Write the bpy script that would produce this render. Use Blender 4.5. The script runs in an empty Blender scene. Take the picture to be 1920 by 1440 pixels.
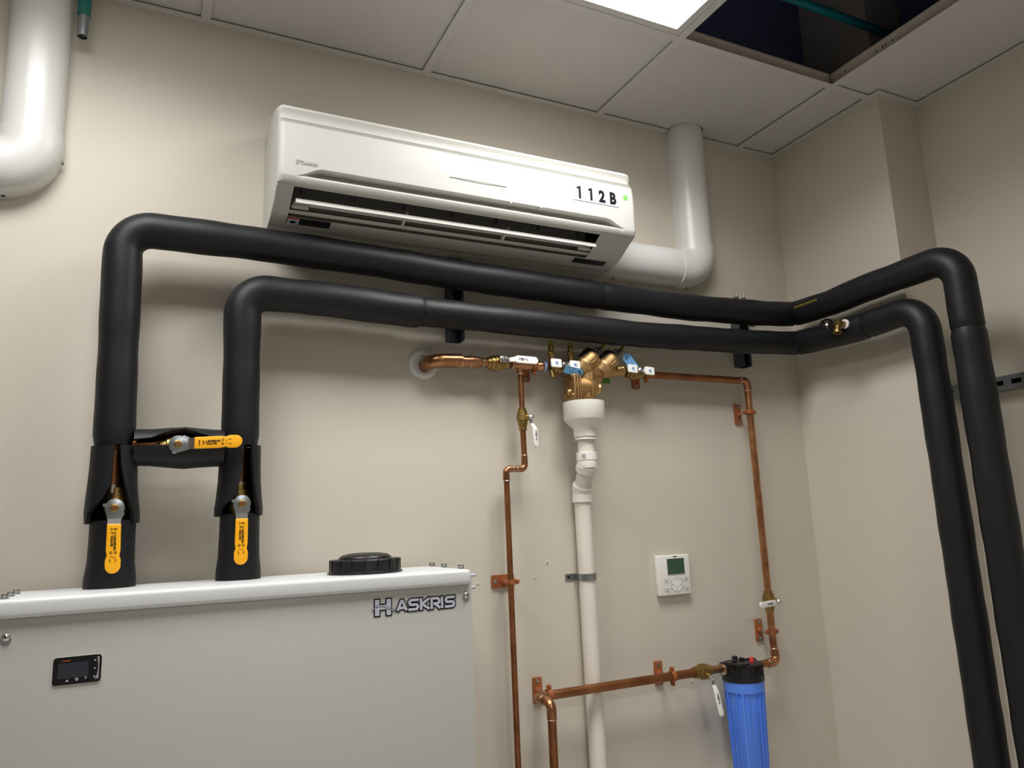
import bpy, bmesh, math, random
from mathutils import Vector, Matrix
random.seed(7)
PI = math.pi
S = bpy.context.scene
COL = S.collection

# ---------------------------------------------------------------- camera
cam_d = bpy.data.cameras.new('camera')
cam = bpy.data.objects.new('camera', cam_d); COL.objects.link(cam)
cam_d.sensor_width = 36.0
cam_d.lens = 26.379
cam_d.clip_start = 0.02
right = Vector((0.89825543, -0.43770858, -0.03934939))
down = Vector((0.04708866, 0.18488162, -0.98163203))
fwd = Vector((0.43693744, 0.87990340, 0.18668203))
m = Matrix.Identity(4)
for i in range(3):
    m[i][0] = right[i]; m[i][1] = -down[i]; m[i][2] = -fwd[i]
m[0][3], m[1][3], m[2][3] = -2.10258, -1.9265, 1.40012
cam.matrix_world = m
S.camera = cam

# ---------------------------------------------------------------- world, exposure
w = bpy.data.worlds.new('world'); S.world = w; w.use_nodes = True
w.node_tree.nodes['Background'].inputs[0].default_value = (0.5, 0.55, 0.6, 1)
w.node_tree.nodes['Background'].inputs[1].default_value = 0.05
S.view_settings.view_transform = 'Standard'
S.view_settings.look = 'None'
S.view_settings.gamma = 1.0
S.view_settings.use_curve_mapping = False
S.view_settings.exposure = 0.1
PANEL_STRENGTH = 5.0            # glow of the diffuser itself
LAMP_POWER, LAMP_SPREAD = (13.0, 11.0, 25.0), 150.0   # lamp behind the prismatic lens: its beam is cut off towards the horizontal
# ceiling light panels (x0, x1, y0, y1): the one in view, one inferred at left, one added behind the camera for fill
PANELS = [(-1.386, -0.802, -1.036, -0.450), (-2.605, -2.019, -1.036, -0.450), (-1.996, -1.410, -3.474, -2.888)]

# ---------------------------------------------------------------- materials
def lin(c):
    return tuple((x/12.92 if x <= 0.04045 else ((x+0.055)/1.055)**2.4) for x in [v/255 for v in c])

def mat(name, rgb, rough=0.5, metal=0.0, var=0.0, vscale=8.0, dark=None, bump=0.0, bscale=200.0, spec=None, stretch=None, coat=0.0):
    """Procedural principled material; rgb is an sRGB triple, var mixes in `dark` by noise."""
    M = bpy.data.materials.new(name); M.use_nodes = True
    nt = M.node_tree; b = nt.nodes['Principled BSDF']
    c = lin(rgb)
    b.inputs['Base Color'].default_value = (*c, 1)
    b.inputs['Roughness'].default_value = rough
    b.inputs['Metallic'].default_value = metal
    if spec is not None: b.inputs['Specular IOR Level'].default_value = spec
    if coat: b.inputs['Coat Weight'].default_value = coat
    tc = None
    if var or bump:
        tc = nt.nodes.new('ShaderNodeTexCoord')
        src = tc.outputs['Object']
        if stretch:
            mp = nt.nodes.new('ShaderNodeMapping'); mp.inputs['Scale'].default_value = stretch
            nt.links.new(src, mp.inputs['Vector']); src = mp.outputs['Vector']
    if var:
        n = nt.nodes.new('ShaderNodeTexNoise'); n.inputs['Scale'].default_value = vscale; n.inputs['Detail'].default_value = 5
        nt.links.new(src, n.inputs['Vector'])
        r = nt.nodes.new('ShaderNodeValToRGB')
        r.color_ramp.elements[0].position = 0.32; r.color_ramp.elements[1].position = 0.68
        d = lin(dark) if dark else tuple(x*0.6 for x in c)
        r.color_ramp.elements[0].color = (*[c[i]*(1-var)+d[i]*var for i in range(3)], 1)
        r.color_ramp.elements[1].color = (*c, 1)
        nt.links.new(n.outputs['Fac'], r.inputs['Fac']); nt.links.new(r.outputs['Color'], b.inputs['Base Color'])
    if bump:
        n2 = nt.nodes.new('ShaderNodeTexNoise'); n2.inputs['Scale'].default_value = bscale; n2.inputs['Detail'].default_value = 3
        nt.links.new(src, n2.inputs['Vector'])
        bp = nt.nodes.new('ShaderNodeBump'); bp.inputs['Strength'].default_value = bump; bp.inputs['Distance'].default_value = 0.002
        nt.links.new(n2.outputs['Fac'], bp.inputs['Height']); nt.links.new(bp.outputs['Normal'], b.inputs['Normal'])
    return M

MT = dict(
    wall=mat('greige_wall_paint', (203, 195, 181), 0.55, var=0.12, vscale=2.5, dark=(193, 185, 170), bump=0.12, bscale=260),
    tile=mat('ceiling_tile_white', (196, 193, 188), 0.9, var=0.2, vscale=30, dark=(186, 183, 178), bump=0.15, bscale=350),
    grid=mat('white_enamel_grid', (196, 193, 188), 0.5),
    web=mat('grid_web_primer', (205, 194, 178), 0.6, var=0.3, vscale=20),
    floor=mat('pale_floor', (206, 204, 200), 0.6, var=0.3, vscale=5),
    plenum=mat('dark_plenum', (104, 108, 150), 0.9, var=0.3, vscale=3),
    teal=mat('teal_conduit_paint', (20, 110, 120), 0.5),
    white=mat('white_plastic', (232, 229, 222), 0.35, bump=0.02, bscale=500),
    whitegloss=mat('white_duct_plastic', (212, 211, 208), 0.30),
    acwhite=mat('ac_white_plastic', (192, 190, 184), 0.48, bump=0.03, bscale=600, spec=0.3),
    acgroove=mat('ac_trim_plastic', (205, 200, 190), 0.5),  # plain off-white for outlet lip, louvre stays and cover ridge
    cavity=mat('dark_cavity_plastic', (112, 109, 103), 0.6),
    black=mat('black_plastic', (20, 20, 22), 0.4),
    gloss=mat('gloss_black', (8, 8, 12), 0.12),
    foam=mat('black_foam_rubber', (24, 24, 27), 0.48, var=0.35, vscale=9, dark=(16, 16, 19), bump=0.18, bscale=420, spec=0.3),
    foamrib=mat('ribbed_foam_rubber', (26, 26, 29), 0.48, var=0.35, vscale=40, dark=(18, 18, 21), stretch=(1, 1, 30), spec=0.3),
    ink=mat('black_ink', (9, 8, 10), 0.6, spec=0.2),
    copper=mat('copper', (206, 152, 112), 0.3, 1.0, var=0.85, vscale=22, dark=(138, 90, 58)),
    copperdull=mat('dull_copper', (170, 114, 76), 0.42, 1.0, var=0.8, vscale=16, dark=(116, 76, 50)),
    solder=mat('solder', (214, 206, 194), 0.3, 1.0, var=0.5, vscale=60),
    brass=mat('yellow_brass', (178, 150, 92), 0.38, 1.0, var=0.6, vscale=40, dark=(120, 98, 58)),
    bronze=mat('cast_bronze', (208, 172, 122), 0.48, 1.0, var=0.5, vscale=30, dark=(160, 126, 82), bump=0.12, bscale=400),
    chrome=mat('chrome', (210, 210, 210), 0.18, 1.0),
    zinc=mat('zinc_plate', (176, 182, 188), 0.32, 1.0, var=0.4, vscale=30),
    darkzinc=mat('dark_strut', (104, 110, 118), 0.45, 1.0, var=0.4, vscale=20),
    strut=mat('galvanised_strut', (150, 154, 158), 0.4, 1.0, var=0.4, vscale=20),
    hanger=mat('copper_coated_steel', (158, 88, 46), 0.5, var=0.4, vscale=30, dark=(124, 64, 32)),
    bladelit=mat('louver_lit_white', (236, 233, 226), 0.35),
    yellow=mat('yellow_vinyl', (250, 176, 14), 0.4),
    vinyl=mat('white_vinyl', (238, 236, 230), 0.35),
    blue=mat('blue_housing', (88, 138, 240), 0.4, bump=0.03, bscale=300),
    red=mat('red_button', (206, 58, 56), 0.4),
    pvc=mat('white_pvc', (236, 232, 226), 0.28, var=0.3, vscale=12, dark=(226, 220, 210)),
    pvcpipe=mat('pvc_pipe', (228, 221, 210), 0.32, var=0.4, vscale=10, dark=(214, 204, 190)),
    cabinet=mat('grey_powder_coat', (178, 177, 171), 0.42, bump=0.06, bscale=450),
    lid=mat('light_grey_powder_coat', (216, 217, 218), 0.35, bump=0.06, bscale=450),
    lcd=mat('lcd_glass', (66, 88, 72), 0.12),
    screen=mat('dark_screen', (44, 48, 58), 0.1),
    grey=mat('grey_print', (150, 150, 150), 0.5),
    tagblue=mat('blue_tag', (126, 194, 250), 0.5),
    printblue=mat('blue_print', (92, 140, 210), 0.5),
    green=mat('green_dot', (112, 214, 88), 0.5),
    tape=mat('green_tape', (96, 150, 62), 0.6),
    greenink=mat('green_print', (60, 140, 80), 0.5),
    sticker=mat('sticker_white', (190, 194, 208), 0.4),
    redlabel=mat('red_label', (186, 66, 40), 0.5),
    olive=mat('olive_cap', (132, 116, 36), 0.5),
    bluering=mat('pale_blue_ring', (150, 176, 230), 0.4),
    flange=mat('translucent_white_flange', (222, 222, 222), 0.4),
    emtgreen=mat('green_sleeve', (24, 112, 104), 0.4),
    label=mat('black_label', (26, 24, 26), 0.4),
)
EM = bpy.data.materials.new('light_diffuser'); EM.use_nodes = True
_b = EM.node_tree.nodes['Principled BSDF']
_b.inputs['Base Color'].default_value = (0.9, 0.9, 0.9, 1)
_b.inputs['Emission Color'].default_value = (1.0, 0.995, 0.98, 1)
_b.inputs['Emission Strength'].default_value = PANEL_STRENGTH

# ---------------------------------------------------------------- mesh helpers
def basis(axis):
    a = Vector(axis).normalized()
    t = Vector((0, 0, 1)) if abs(a.z) < 0.9 else Vector((1, 0, 0))
    u = t.cross(a).normalized()
    return a, u, a.cross(u)

class MB:
    """Collects shapes in world coordinates and links them as ONE mesh object."""
    def __init__(s): s.v = []; s.f = []
    def add(s, v, f):
        o = len(s.v); s.v += [Vector(p) for p in v]; s.f += [tuple(i+o for i in q) for q in f]; return s
    def box(s, c, size, rot=None):
        hx, hy, hz = [k/2 for k in size]
        v = [Vector((x, y, z)) for x in (-hx, hx) for y in (-hy, hy) for z in (-hz, hz)]
        if rot: v = [rot @ p for p in v]
        c = Vector(c)
        return s.add([p+c for p in v], [(0, 1, 3, 2), (4, 6, 7, 5), (0, 4, 5, 1), (2, 3, 7, 6), (0, 2, 6, 4), (1, 5, 7, 3)])
    def bb(s, x0, x1, y0, y1, z0, z1):
        return s.box(((x0+x1)/2, (y0+y1)/2, (z0+z1)/2), (abs(x1-x0), abs(y1-y0), abs(z1-z0)))
    def lathe(s, o, axis, prof, n=24, cap0=True, cap1=True, ph=0.0):
        """prof: list of (distance along axis, radius)."""
        a, u, w_ = basis(axis); o = Vector(o); v = []; f = []
        for d, r in prof:
            for k in range(n):
                t = 2*PI*k/n+ph
                v.append(o+a*d+(u*math.cos(t)+w_*math.sin(t))*r)
        for i in range(len(prof)-1):
            for k in range(n):
                k2 = (k+1) % n
                f.append((i*n+k, i*n+k2, (i+1)*n+k2, (i+1)*n+k))
        if cap0: f.append(tuple(range(n-1, -1, -1)))
        if cap1: f.append(tuple((len(prof)-1)*n+k for k in range(n)))
        return s.add(v, f)
    def cyl(s, a, b, r, n=20, r2=None):
        a = Vector(a); b = Vector(b)
        return s.lathe(a, b-a, [(0, r), ((b-a).length, r if r2 is None else r2)], n)
    def tube(s, pts, r, n=24, caps=True):
        pts = [Vector(p) for p in pts]; N = len(pts)
        rr = r if isinstance(r, (list, tuple)) else [r]*N
        tang = []
        for i in range(N):
            d = (pts[min(i+1, N-1)]-pts[max(i-1, 0)])
            tang.append(d.normalized())
        a, u, w_ = basis(tang[0]); v = []; f = []
        for i in range(N):
            if i:
                q = tang[i-1].rotation_difference(tang[i]); u = q @ u
            u = (u-tang[i]*u.dot(tang[i])).normalized(); w_ = tang[i].cross(u)
            for k in range(n):
                t = 2*PI*k/n
                v.append(pts[i]+(u*math.cos(t)+w_*math.sin(t))*rr[i])
        for i in range(N-1):
            for k in range(n):
                k2 = (k+1) % n
                f.append((i*n+k, i*n+k2, (i+1)*n+k2, (i+1)*n+k))
        if caps:
            f.append(tuple(range(n-1, -1, -1))); f.append(tuple((N-1)*n+k for k in range(n)))
        return s.add(v, f)
    def prism(s, poly, o, ux, uy, depth):
        """2-D polygon in the plane (ux, uy) at o, thickened by depth along ux x uy (both ways from o to o+depth)."""
        ux = Vector(ux); uy = Vector(uy); o = Vector(o); nn = ux.cross(uy).normalized()*depth
        n = len(poly)
        v = [o+ux*x+uy*y for x, y in poly]+[o+ux*x+uy*y+nn for x, y in poly]
        f = [tuple(range(n-1, -1, -1)), tuple(range(n, 2*n))]+[(i, (i+1) % n, n+(i+1) % n, n+i) for i in range(n)]
        return s.add(v, f)
    def torus(s, o, axis, R, r, n=28, k=10):
        a, u, w_ = basis(axis); o = Vector(o); v = []; f = []
        for i in range(n):
            t = 2*PI*i/n; e = u*math.cos(t)+w_*math.sin(t)
            for j in range(k):
                q = 2*PI*j/k; v.append(o+e*(R+r*math.cos(q))+a*(r*math.sin(q)))
        for i in range(n):
            for j in range(k):
                f.append((i*k+j, ((i+1) % n)*k+j, ((i+1) % n)*k+(j+1) % k, i*k+(j+1) % k))
        return s.add(v, f)
    def build(s, name, m_, parent=None, bevel=0.0, smooth=38, seg=2):
        org = WORLD.get(parent.name, Vector((0, 0, 0))) if parent else Vector((0, 0, 0))
        me = bpy.data.meshes.new(name)
        if parent is None and s.v:
            lo = Vector([min(p[i] for p in s.v) for i in range(3)]); hi = Vector([max(p[i] for p in s.v) for i in range(3)])
            org = Vector(((lo.x+hi.x)/2, (lo.y+hi.y)/2, lo.z))
        me.from_pydata([tuple(p-org) for p in s.v], [], s.f)
        bm = bmesh.new(); bm.from_mesh(me); bmesh.ops.recalc_face_normals(bm, faces=bm.faces[:])
        if bevel:
            ed = [e for e in bm.edges if len(e.link_faces) == 2 and e.calc_face_angle(0) > math.radians(32)]
            bmesh.ops.bevel(bm, geom=ed, offset=bevel, segments=seg, profile=0.5, affect='EDGES', clamp_overlap=True)
        bm.to_mesh(me); bm.free()
        me.materials.append(MT[m_] if isinstance(m_, str) else m_)
        if smooth:
            me.shade_smooth(); me.set_sharp_from_angle(angle=math.radians(smooth))
        o = bpy.data.objects.new(name, me); COL.objects.link(o)
        if parent:
            o.parent = parent; WORLD[o.name] = org
        else:
            o.location = org; WORLD[o.name] = org
        return o

WORLD = {}
def tag(o, label=None, cat=None, group=None, kind=None):
    if label: o['label'] = label
    if cat: o['category'] = cat
    if group: o['group'] = group
    if kind: o['kind'] = kind
    return o
def thing(name, loc, label=None, cat=None, group=None, kind=None):
    o = bpy.data.objects.new(name, None); COL.objects.link(o); o.location = loc
    o.empty_display_size = 0.05
    WORLD[o.name] = Vector(loc)
    return tag(o, label, cat, group, kind)

def fillet(pts, r, n=10):
    """Round the inner corners of a polyline; r is one radius or a list for the inner corners."""
    pts = [Vector(p) for p in pts]; out = [pts[0]]
    for i in range(1, len(pts)-1):
        R_ = r[i-1] if isinstance(r, (list, tuple)) else r
        a = (pts[i-1]-pts[i]).normalized(); b = (pts[i+1]-pts[i]).normalized()
        ang = a.angle(b)
        if R_ <= 0 or ang > 3.1: out.append(pts[i]); continue
        d = min(R_/math.tan(ang/2), (pts[i-1]-pts[i]).length*0.49, (pts[i+1]-pts[i]).length*0.49)
        R2 = d*math.tan(ang/2)
        c = pts[i]+(a+b).normalized()*(R2/math.sin(ang/2))
        p0 = pts[i]+a*d-c; p1 = pts[i]+b*d-c; tot = p0.angle(p1); ax = p0.cross(p1).normalized()
        for k in range(n+1): out.append(c+Matrix.Rotation(tot*k/n, 3, ax) @ p0)
    out.append(pts[-1])
    return out
def subdiv(pts, step=0.03):
    out = [Vector(pts[0])]
    for a, b in zip(pts, pts[1:]):
        a = Vector(a); b = Vector(b); k = max(1, int((b-a).length/step))
        for i in range(1, k+1): out.append(a.lerp(b, i/k))
    return out
def smoothstep(a, b, x):
    t = max(0.0, min(1.0, (x-a)/(b-a))); return t*t*(3-2*t)
def rrect(w_, h, r, n=5):
    p = []
    for cx, cy, a0 in ((w_/2-r, h/2-r, 0), (-w_/2+r, h/2-r, 90), (-w_/2+r, -h/2+r, 180), (w_/2-r, -h/2+r, 270)):
        for k in range(n+1):
            t = math.radians(a0+90*k/n); p.append((cx+r*math.cos(t), cy+r*math.sin(t)))
    return p

def text(name, body, o, ux, uy, width, height, m_, parent, bold=0.0, depth=0.0006, shear=0.0, space=1.0):
    """Lettering as a thin mesh fitted into width x height, centred on o, reading along ux with uy up."""
    cu = bpy.data.curves.new(name, 'FONT'); cu.body = body; cu.size = 1.0; cu.offset = bold; cu.shear = shear
    cu.space_character = space; cu.resolution_u = 3
    t = bpy.data.objects.new(name+'_tmp', cu); COL.objects.link(t)
    bpy.context.view_layer.update()
    me = bpy.data.meshes.new_from_object(t.evaluated_get(bpy.context.evaluated_depsgraph_get()))
    bpy.data.objects.remove(t); bpy.data.curves.remove(cu)
    xs = [p.co.x for p in me.vertices]; ys = [p.co.y for p in me.vertices]
    sx = width/(max(xs)-min(xs)); sy = height/(max(ys)-min(ys)) if height else sx
    cx = (max(xs)+min(xs))/2; cy = (max(ys)+min(ys))/2
    ux = Vector(ux).normalized(); uy = Vector(uy).normalized(); nn = ux.cross(uy); o = Vector(o)
    mb = MB(); n = len(me.vertices)
    base = [o+ux*((p.co.x-cx)*sx)+uy*((p.co.y-cy)*sy) for p in me.vertices]
    fs = [tuple(p.vertices) for p in me.polygons]
    cnt = {}
    for q in fs:
        for a, b in zip(q, q[1:]+q[:1]): cnt[(a, b)] = 1
    side = [(a, b, b+n, a+n) for (a, b) in cnt if (b, a) not in cnt]
    mb.add(base+[p+nn*depth for p in base], [tuple(reversed(q)) for q in fs]+[tuple(i+n for i in q) for q in fs]+side)
    bpy.data.meshes.remove(me)
    return mb.build(name, m_, parent, smooth=0)
def print_marks(name, o, ux, uy, rects, m_, parent, depth=0.0005):
    """Small printed bars (rects: x, y, w, h in the plane)."""
    ux = Vector(ux).normalized(); uy = Vector(uy).normalized(); mb = MB()
    for x, y, w_, h in rects:
        mb.prism([(x-w_/2, y-h/2), (x+w_/2, y-h/2), (x+w_/2, y+h/2), (x-w_/2, y+h/2)], o, ux, uy, depth)
    return mb.build(name, m_, parent, smooth=0)
X_, Y_, Z_ = Vector((1, 0, 0)), Vector((0, 1, 0)), Vector((0, 0, 1))

# ================================================================ THE SETTING
CZ = 2.74                      # underside of the ceiling grid
XL, YF, XR = -5.056, -5.315, 0.190
def struct(name, mb, m_, **k): return tag(mb.build(name, m_, **k), kind='structure')
struct('floor', MB().bb(XL-0.1, XR+0.1, YF-0.1, 0.1, -0.1, 0), 'floor')
struct('wall_back', MB().bb(XL-0.1, XR+0.1, 0, 0.1, 0, 3.5), 'wall')
struct('wall_right', MB().bb(XR, XR+0.1, YF-0.1, 0, 0, 3.5), 'wall')
struct('wall_left', MB().bb(XL-0.1, XL, YF-0.1, 0, 0, 3.5), 'wall')
struct('wall_front', MB().bb(XL, XR, YF-0.1, YF, 0, 3.5), 'wall')
struct('wall_corner', MB().bb(0, XR, -0.463, 0, 0, 3.5), 'wall')

# ceiling: grid of tees with lay-in tiles
ceil = thing('ceiling', (-2, -2, CZ), kind='structure')
gx = [-0.180-0.6096*k for k in range(0, 8)]          # runner centres
gy = [-0.438-0.6096*k for k in range(0, 8)]          # cross tee centres
FL, TH = 0.012, 0.0012
HOLE = (-0.168, -0.778)
def notched(x0, x1, y0, y1, cuts):
    """Outline of a tile with bites taken from its wall edge (y1 = 0) for what rises through it."""
    p = [(x0, y1), (x0, y0), (x1, y0), (x1, y1)]
    for a, b, d in sorted(cuts, reverse=True):
        p += [(b, y1), (b, -d*0.45)]
        for k in range(1, 8):
            t = PI*k/8; p.append(((a+b)/2+(b-a)/2*math.cos(t), -d*0.45-d*0.55*math.sin(t)))
        p += [(a, -d*0.45), (a, y1)]
    return p
cuts_all = [(-0.505, -0.375, 0.083), (-2.437, -2.300, 0.083)]
xs = [XL]+sorted(gx)+[XR]; ys = [YF]+sorted(gy)+[0.0]
light_cells = [(a-0.01, b+0.01, c-0.01, d+0.01) for a, b, c, d in PANELS]
for i in range(len(xs)-1):
    for j in range(len(ys)-1):
        x0, x1, y0, y1 = xs[i], xs[i+1], ys[j], ys[j+1]
        if x1-x0 < 0.05: continue
        cx, cy = (x0+x1)/2, (y0+y1)/2
        if any(a < cx < b and c < cy < d for a, b, c, d in light_cells): continue
        if -0.78 < cx < -0.19 and -1.1 < cy < -0.45: continue          # the missing tile
        if cx > -0.18 and cy > -0.44: x1 = 0.0
        cuts = [c for c in cuts_all if x0 < (c[0]+c[1])/2 < x1 and y1 == 0.0]
        e = 0.004
        mb = MB().prism(notched(x0+e, x1-e, y0+e, y1, cuts), (0, 0, CZ+0.0065), X_, Y_, 0.016)
        mb.build('ceiling_tile', 'tile', ceil, smooth=0)
def tee(axis, c, a0, a1, web=True):
    f = MB(); wv = MB()
    if axis == 'y':
        f.bb(c-FL, c+FL, a0, a1, CZ, CZ+TH); wv.bb(c-0.0011, c+0.0011, a0, a1, CZ+TH, CZ+0.040); wv.bb(c-0.004, c+0.004, a0, a1, CZ+0.034, CZ+0.042)
    else:
        f.bb(a0, a1, c-FL, c+FL, CZ, CZ+TH); wv.bb(a0, a1, c-0.0011, c+0.0011, CZ+TH, CZ+0.040); wv.bb(a0, a1, c-0.004, c+0.004, CZ+0.034, CZ+0.042)
    t = f.build('ceiling_tee', 'grid', ceil, smooth=0)
    return t, wv.build('tee_web', 'web', t, smooth=0)
for x in gx[:7]: tee('y', x, YF, -0.022)
for y in gy:
    for i in range(len(xs)-1):
        x0, x1 = xs[i]+FL, xs[i+1]-FL
        if x1-x0 < 0.05: continue
        cx = (x0+x1)/2
        if any(a < cx < b and c+0.03 < y < d-0.03 for a, b, c, d in light_cells): continue
        if cx > -0.18: x1 = -0.022 if y > -0.46 else XR-0.022
        tee('x', y, x0, x1)
hb = MB()
for yy in (-0.475, -0.495, -0.607, -0.629, -0.640, -0.662):            # punched holes in the runner beside the missing tile
    hb.lathe((-0.1814, yy, CZ+0.020), (-1, 0, 0), [(0, 0.0028), (0.0005, 0.0028)], 10)
hb.build('punched_holes', 'black', ceil)
# wall angle (trim)
L = 0.022
mb = MB()
px = [XL]
for a, b, d in sorted(cuts_all): px += [a, b]
px.append(0.0)
for a, b in zip(px[0::2], px[1::2]): mb.bb(a, b, -L, 0, CZ, CZ+TH)
struct('trim_1', mb, 'grid', smooth=0)
struct('trim_2', MB().bb(-L, 0, -0.463-L, -L, CZ, CZ+TH).bb(0, XR, -0.463-L, -0.463, CZ, CZ+TH), 'grid', smooth=0)
struct('trim_3', MB().bb(XR-L, XR, YF, -0.463-L, CZ, CZ+TH), 'grid', smooth=0)
# space above the ceiling
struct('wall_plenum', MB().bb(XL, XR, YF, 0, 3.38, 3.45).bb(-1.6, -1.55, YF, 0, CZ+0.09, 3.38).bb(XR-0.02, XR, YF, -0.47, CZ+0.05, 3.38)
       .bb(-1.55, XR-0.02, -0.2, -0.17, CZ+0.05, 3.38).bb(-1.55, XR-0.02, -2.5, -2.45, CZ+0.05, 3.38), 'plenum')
t = tag(MB().tube([(-0.775, -0.498, 2.95), (0.169, -0.503, 2.95)], 0.013, 16).build('conduit', 'teal'),
        'teal pipe crossing the dark space above the missing ceiling tile', 'pipe')

# ceiling lights
LL = ['lit square-edged LED panel in the ceiling beside the missing tile', 'lit LED ceiling panel out of sight to the left', 'added unseen LED ceiling panel behind the camera for front fill']
for k, (x0, x1, y0, y1) in enumerate(PANELS):
    r = thing('ceiling_light', ((x0+x1)/2, (y0+y1)/2, CZ), LL[k], 'light', 'ceiling light panels')
    b = 0.022
    f = MB().bb(x0, x0+b, y0, y1, CZ+0.0015, CZ+0.02).bb(x1-b, x1, y0, y1, CZ+0.0015, CZ+0.02).bb(x0+b, x1-b, y0, y0+b, CZ+0.0015, CZ+0.02).bb(x0+b, x1-b, y1-b, y1, CZ+0.0015, CZ+0.02)
    f.build('light_frame', 'grid', r, smooth=0)
    MB().bb(x0+b, x1-b, y0+b, y1-b, CZ+0.006, CZ+0.012).build('diffuser', EM, r, smooth=0)
    la = bpy.data.lights.new('panel_lamp', 'AREA'); la.shape = 'RECTANGLE'; la.size = x1-x0-2*b; la.size_y = y1-y0-2*b
    la.energy = LAMP_POWER[k]; la.spread = math.radians(LAMP_SPREAD); la.color = (1.0, 0.995, 0.98)
    lo_ = bpy.data.objects.new('panel_lamp', la); COL.objects.link(lo_); lo_.parent = r; lo_.location = (0, 0, 0.004)
    MB().bb(x0+0.004, x1-0.004, y0+0.004, y1-0.004, CZ+0.021, CZ+0.045).build('back_plate', 'grid', r, smooth=0)

# ================================================================ AIR CONDITIONER
def air_conditioner():
    x0, x1 = -1.851, -0.840
    r = thing('air_conditioner', ((x0+x1)/2, 0, 2.16), 'white wall-mounted split air conditioner with 112B sticker above the black pipes', 'air conditioner')
    va, vb = -1.812, -0.957                       # outlet
    ga, gb = -1.812, -0.880                       # finger groove
    top = [(0, 2.450), (-0.03, 2.455), (-0.08, 2.457), (-0.13, 2.452), (-0.175, 2.441), (-0.205, 2.428), (-0.220, 2.420), (-0.229, 2.413), (-0.2325, 2.407),
           (-0.2300, 2.400), (-0.2275, 2.392), (-0.2285, 2.384), (-0.2335, 2.3775), (-0.2375, 2.3765), (-0.2360, 2.3745), (-0.2360, 2.3735),
           (-0.2388, 2.3725), (-0.2374, 2.3705), (-0.2374, 2.3695), (-0.2400, 2.3685), (-0.2388, 2.3665), (-0.2388, 2.3655), (-0.2414, 2.3645),
           (-0.2440, 2.345), (-0.2458, 2.320), (-0.2460, 2.295), (-0.2452, 2.270)]
    low = [(-0.2438, 2.228), (-0.2418, 2.221), (-0.2375, 2.2160), (-0.2330, 2.2145), (-0.2300, 2.2142), (-0.2290, 2.2130)]
    body = [(-0.2290, 2.2118), (-0.2280, 2.2113), (-0.2265, 2.2108)]
    vent = [(-0.2130, 2.2055), (-0.1900, 2.1930), (-0.1650, 2.1795)]
    bot = [(-0.1400, 2.1705), (-0.1200, 2.1660), (-0.0980, 2.1625), (-0.0955, 2.1635), (-0.0930, 2.1618), (-0.0700, 2.1605), (-0.0675, 2.1615), (-0.065, 2.1600), (-0.035, 2.1595), (0, 2.1600)]
    RC = 0.014
    xs_ = sorted(set([x0+RC*(1-math.cos(k*PI/12)) for k in range(7)]+[x1-RC*(1-math.cos(k*PI/12)) for k in range(7)]
                     + [va, vb, ga, gb]+[ga+0.07*k/10 for k in range(11)]+[gb-0.07*k/10 for k in range(11)]+[x0+0.05*k for k in range(2, 20)]))
    xs_ = [a for i, a in enumerate(xs_) if i == 0 or a-xs_[i-1] > 1e-5]
    zm = 2.30
    def pt(x, y, z, round_=True):
        if round_:
            d = min(x-x0, x1-x)
            if d < RC:
                q = 1-math.sqrt(max(0, 1-((RC-d)/RC)**2)); ins = RC*q
                if y < -0.10: y += ins
                if z > 2.38: z -= ins*0.9
        return (x, y, z)
    def grid(rows, name, m_, skip=None, ends=True):
        mb = MB(); v = []; f = []; n = len(xs_)
        for x in xs_:
            for rw in rows: v.append(pt(x, *rw(x)))
        R_ = len(rows)
        for i in range(n-1):
            for j in range(R_-1):
                if skip and skip(xs_[i], xs_[i+1], j): continue
                f.append((i*R_+j, i*R_+j+1, (i+1)*R_+j+1, (i+1)*R_+j))
        mb.add(v, f)
        return mb
    C = lambda p: (lambda x: p)
    def g(x):
        return smoothstep(ga, ga+0.065, x)*(1-smoothstep(gb-0.065, gb, x))
    groove = [lambda x: (-0.2450, 2.2325+0.0265*g(x)), lambda x: (-0.2448, 2.2315+0.0245*g(x)), lambda x: (-0.2447+0.030*g(x), 2.2310+0.0235*g(x)),
              lambda x: (-0.2447+0.026*g(x), 2.2305+0.0150*g(x)), lambda x: (-0.2445+0.008*g(x), 2.2295+0.0050*g(x))]
    rows = [C(p) for p in top]+groove+[C(p) for p in low]
    mb = grid(rows, 'front', 'acwhite')
    mb.build('front_panel', 'acwhite', r, smooth=30)
    rows2 = [C(p) for p in low[-1:]+body+vent+bot]
    ja, jb = 3, 7                                  # outlet rows
    mb = grid(rows2, 'body', 'acwhite', skip=lambda a, b, j: a >= va-1e-6 and b <= vb+1e-6 and ja <= j < jb)
    # end cheeks
    for x in (x0, x1):
        prof = [pt(x, *p) for p in top+[(-0.245, 2.2325)]+low+body+vent+bot]
        mb.add(prof, [tuple(range(len(prof)))])
    mb.build('housing', 'acwhite', r, smooth=30)
    # outlet cavity: back curve, ceiling and cheeks
    yt, zt = body[-1]; yb, zb = bot[0]
    def duct(curve, name, m_):
        c = MB(); n = len(curve)
        v = [(x, y, z) for x in (va, vb) for y, z in curve]
        c.add(v, [(i, i+1, n+i+1, n+i) for i in range(n-1)]+[tuple(range(n)), tuple(range(n, 2*n))])
        c.build(name, m_, r, smooth=0)
    duct([(yt, zt), (yt+0.003, zt+0.020), (-0.190, 2.252), (-0.150, 2.252)], 'outlet_shade', 'black')  # roof of the outlet coloured black for the deep shade inside
    duct([(-0.150, 2.252), (-0.140, 2.238), (-0.124, 2.200), (yb, zb)], 'outlet_duct', 'cavity')
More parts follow.
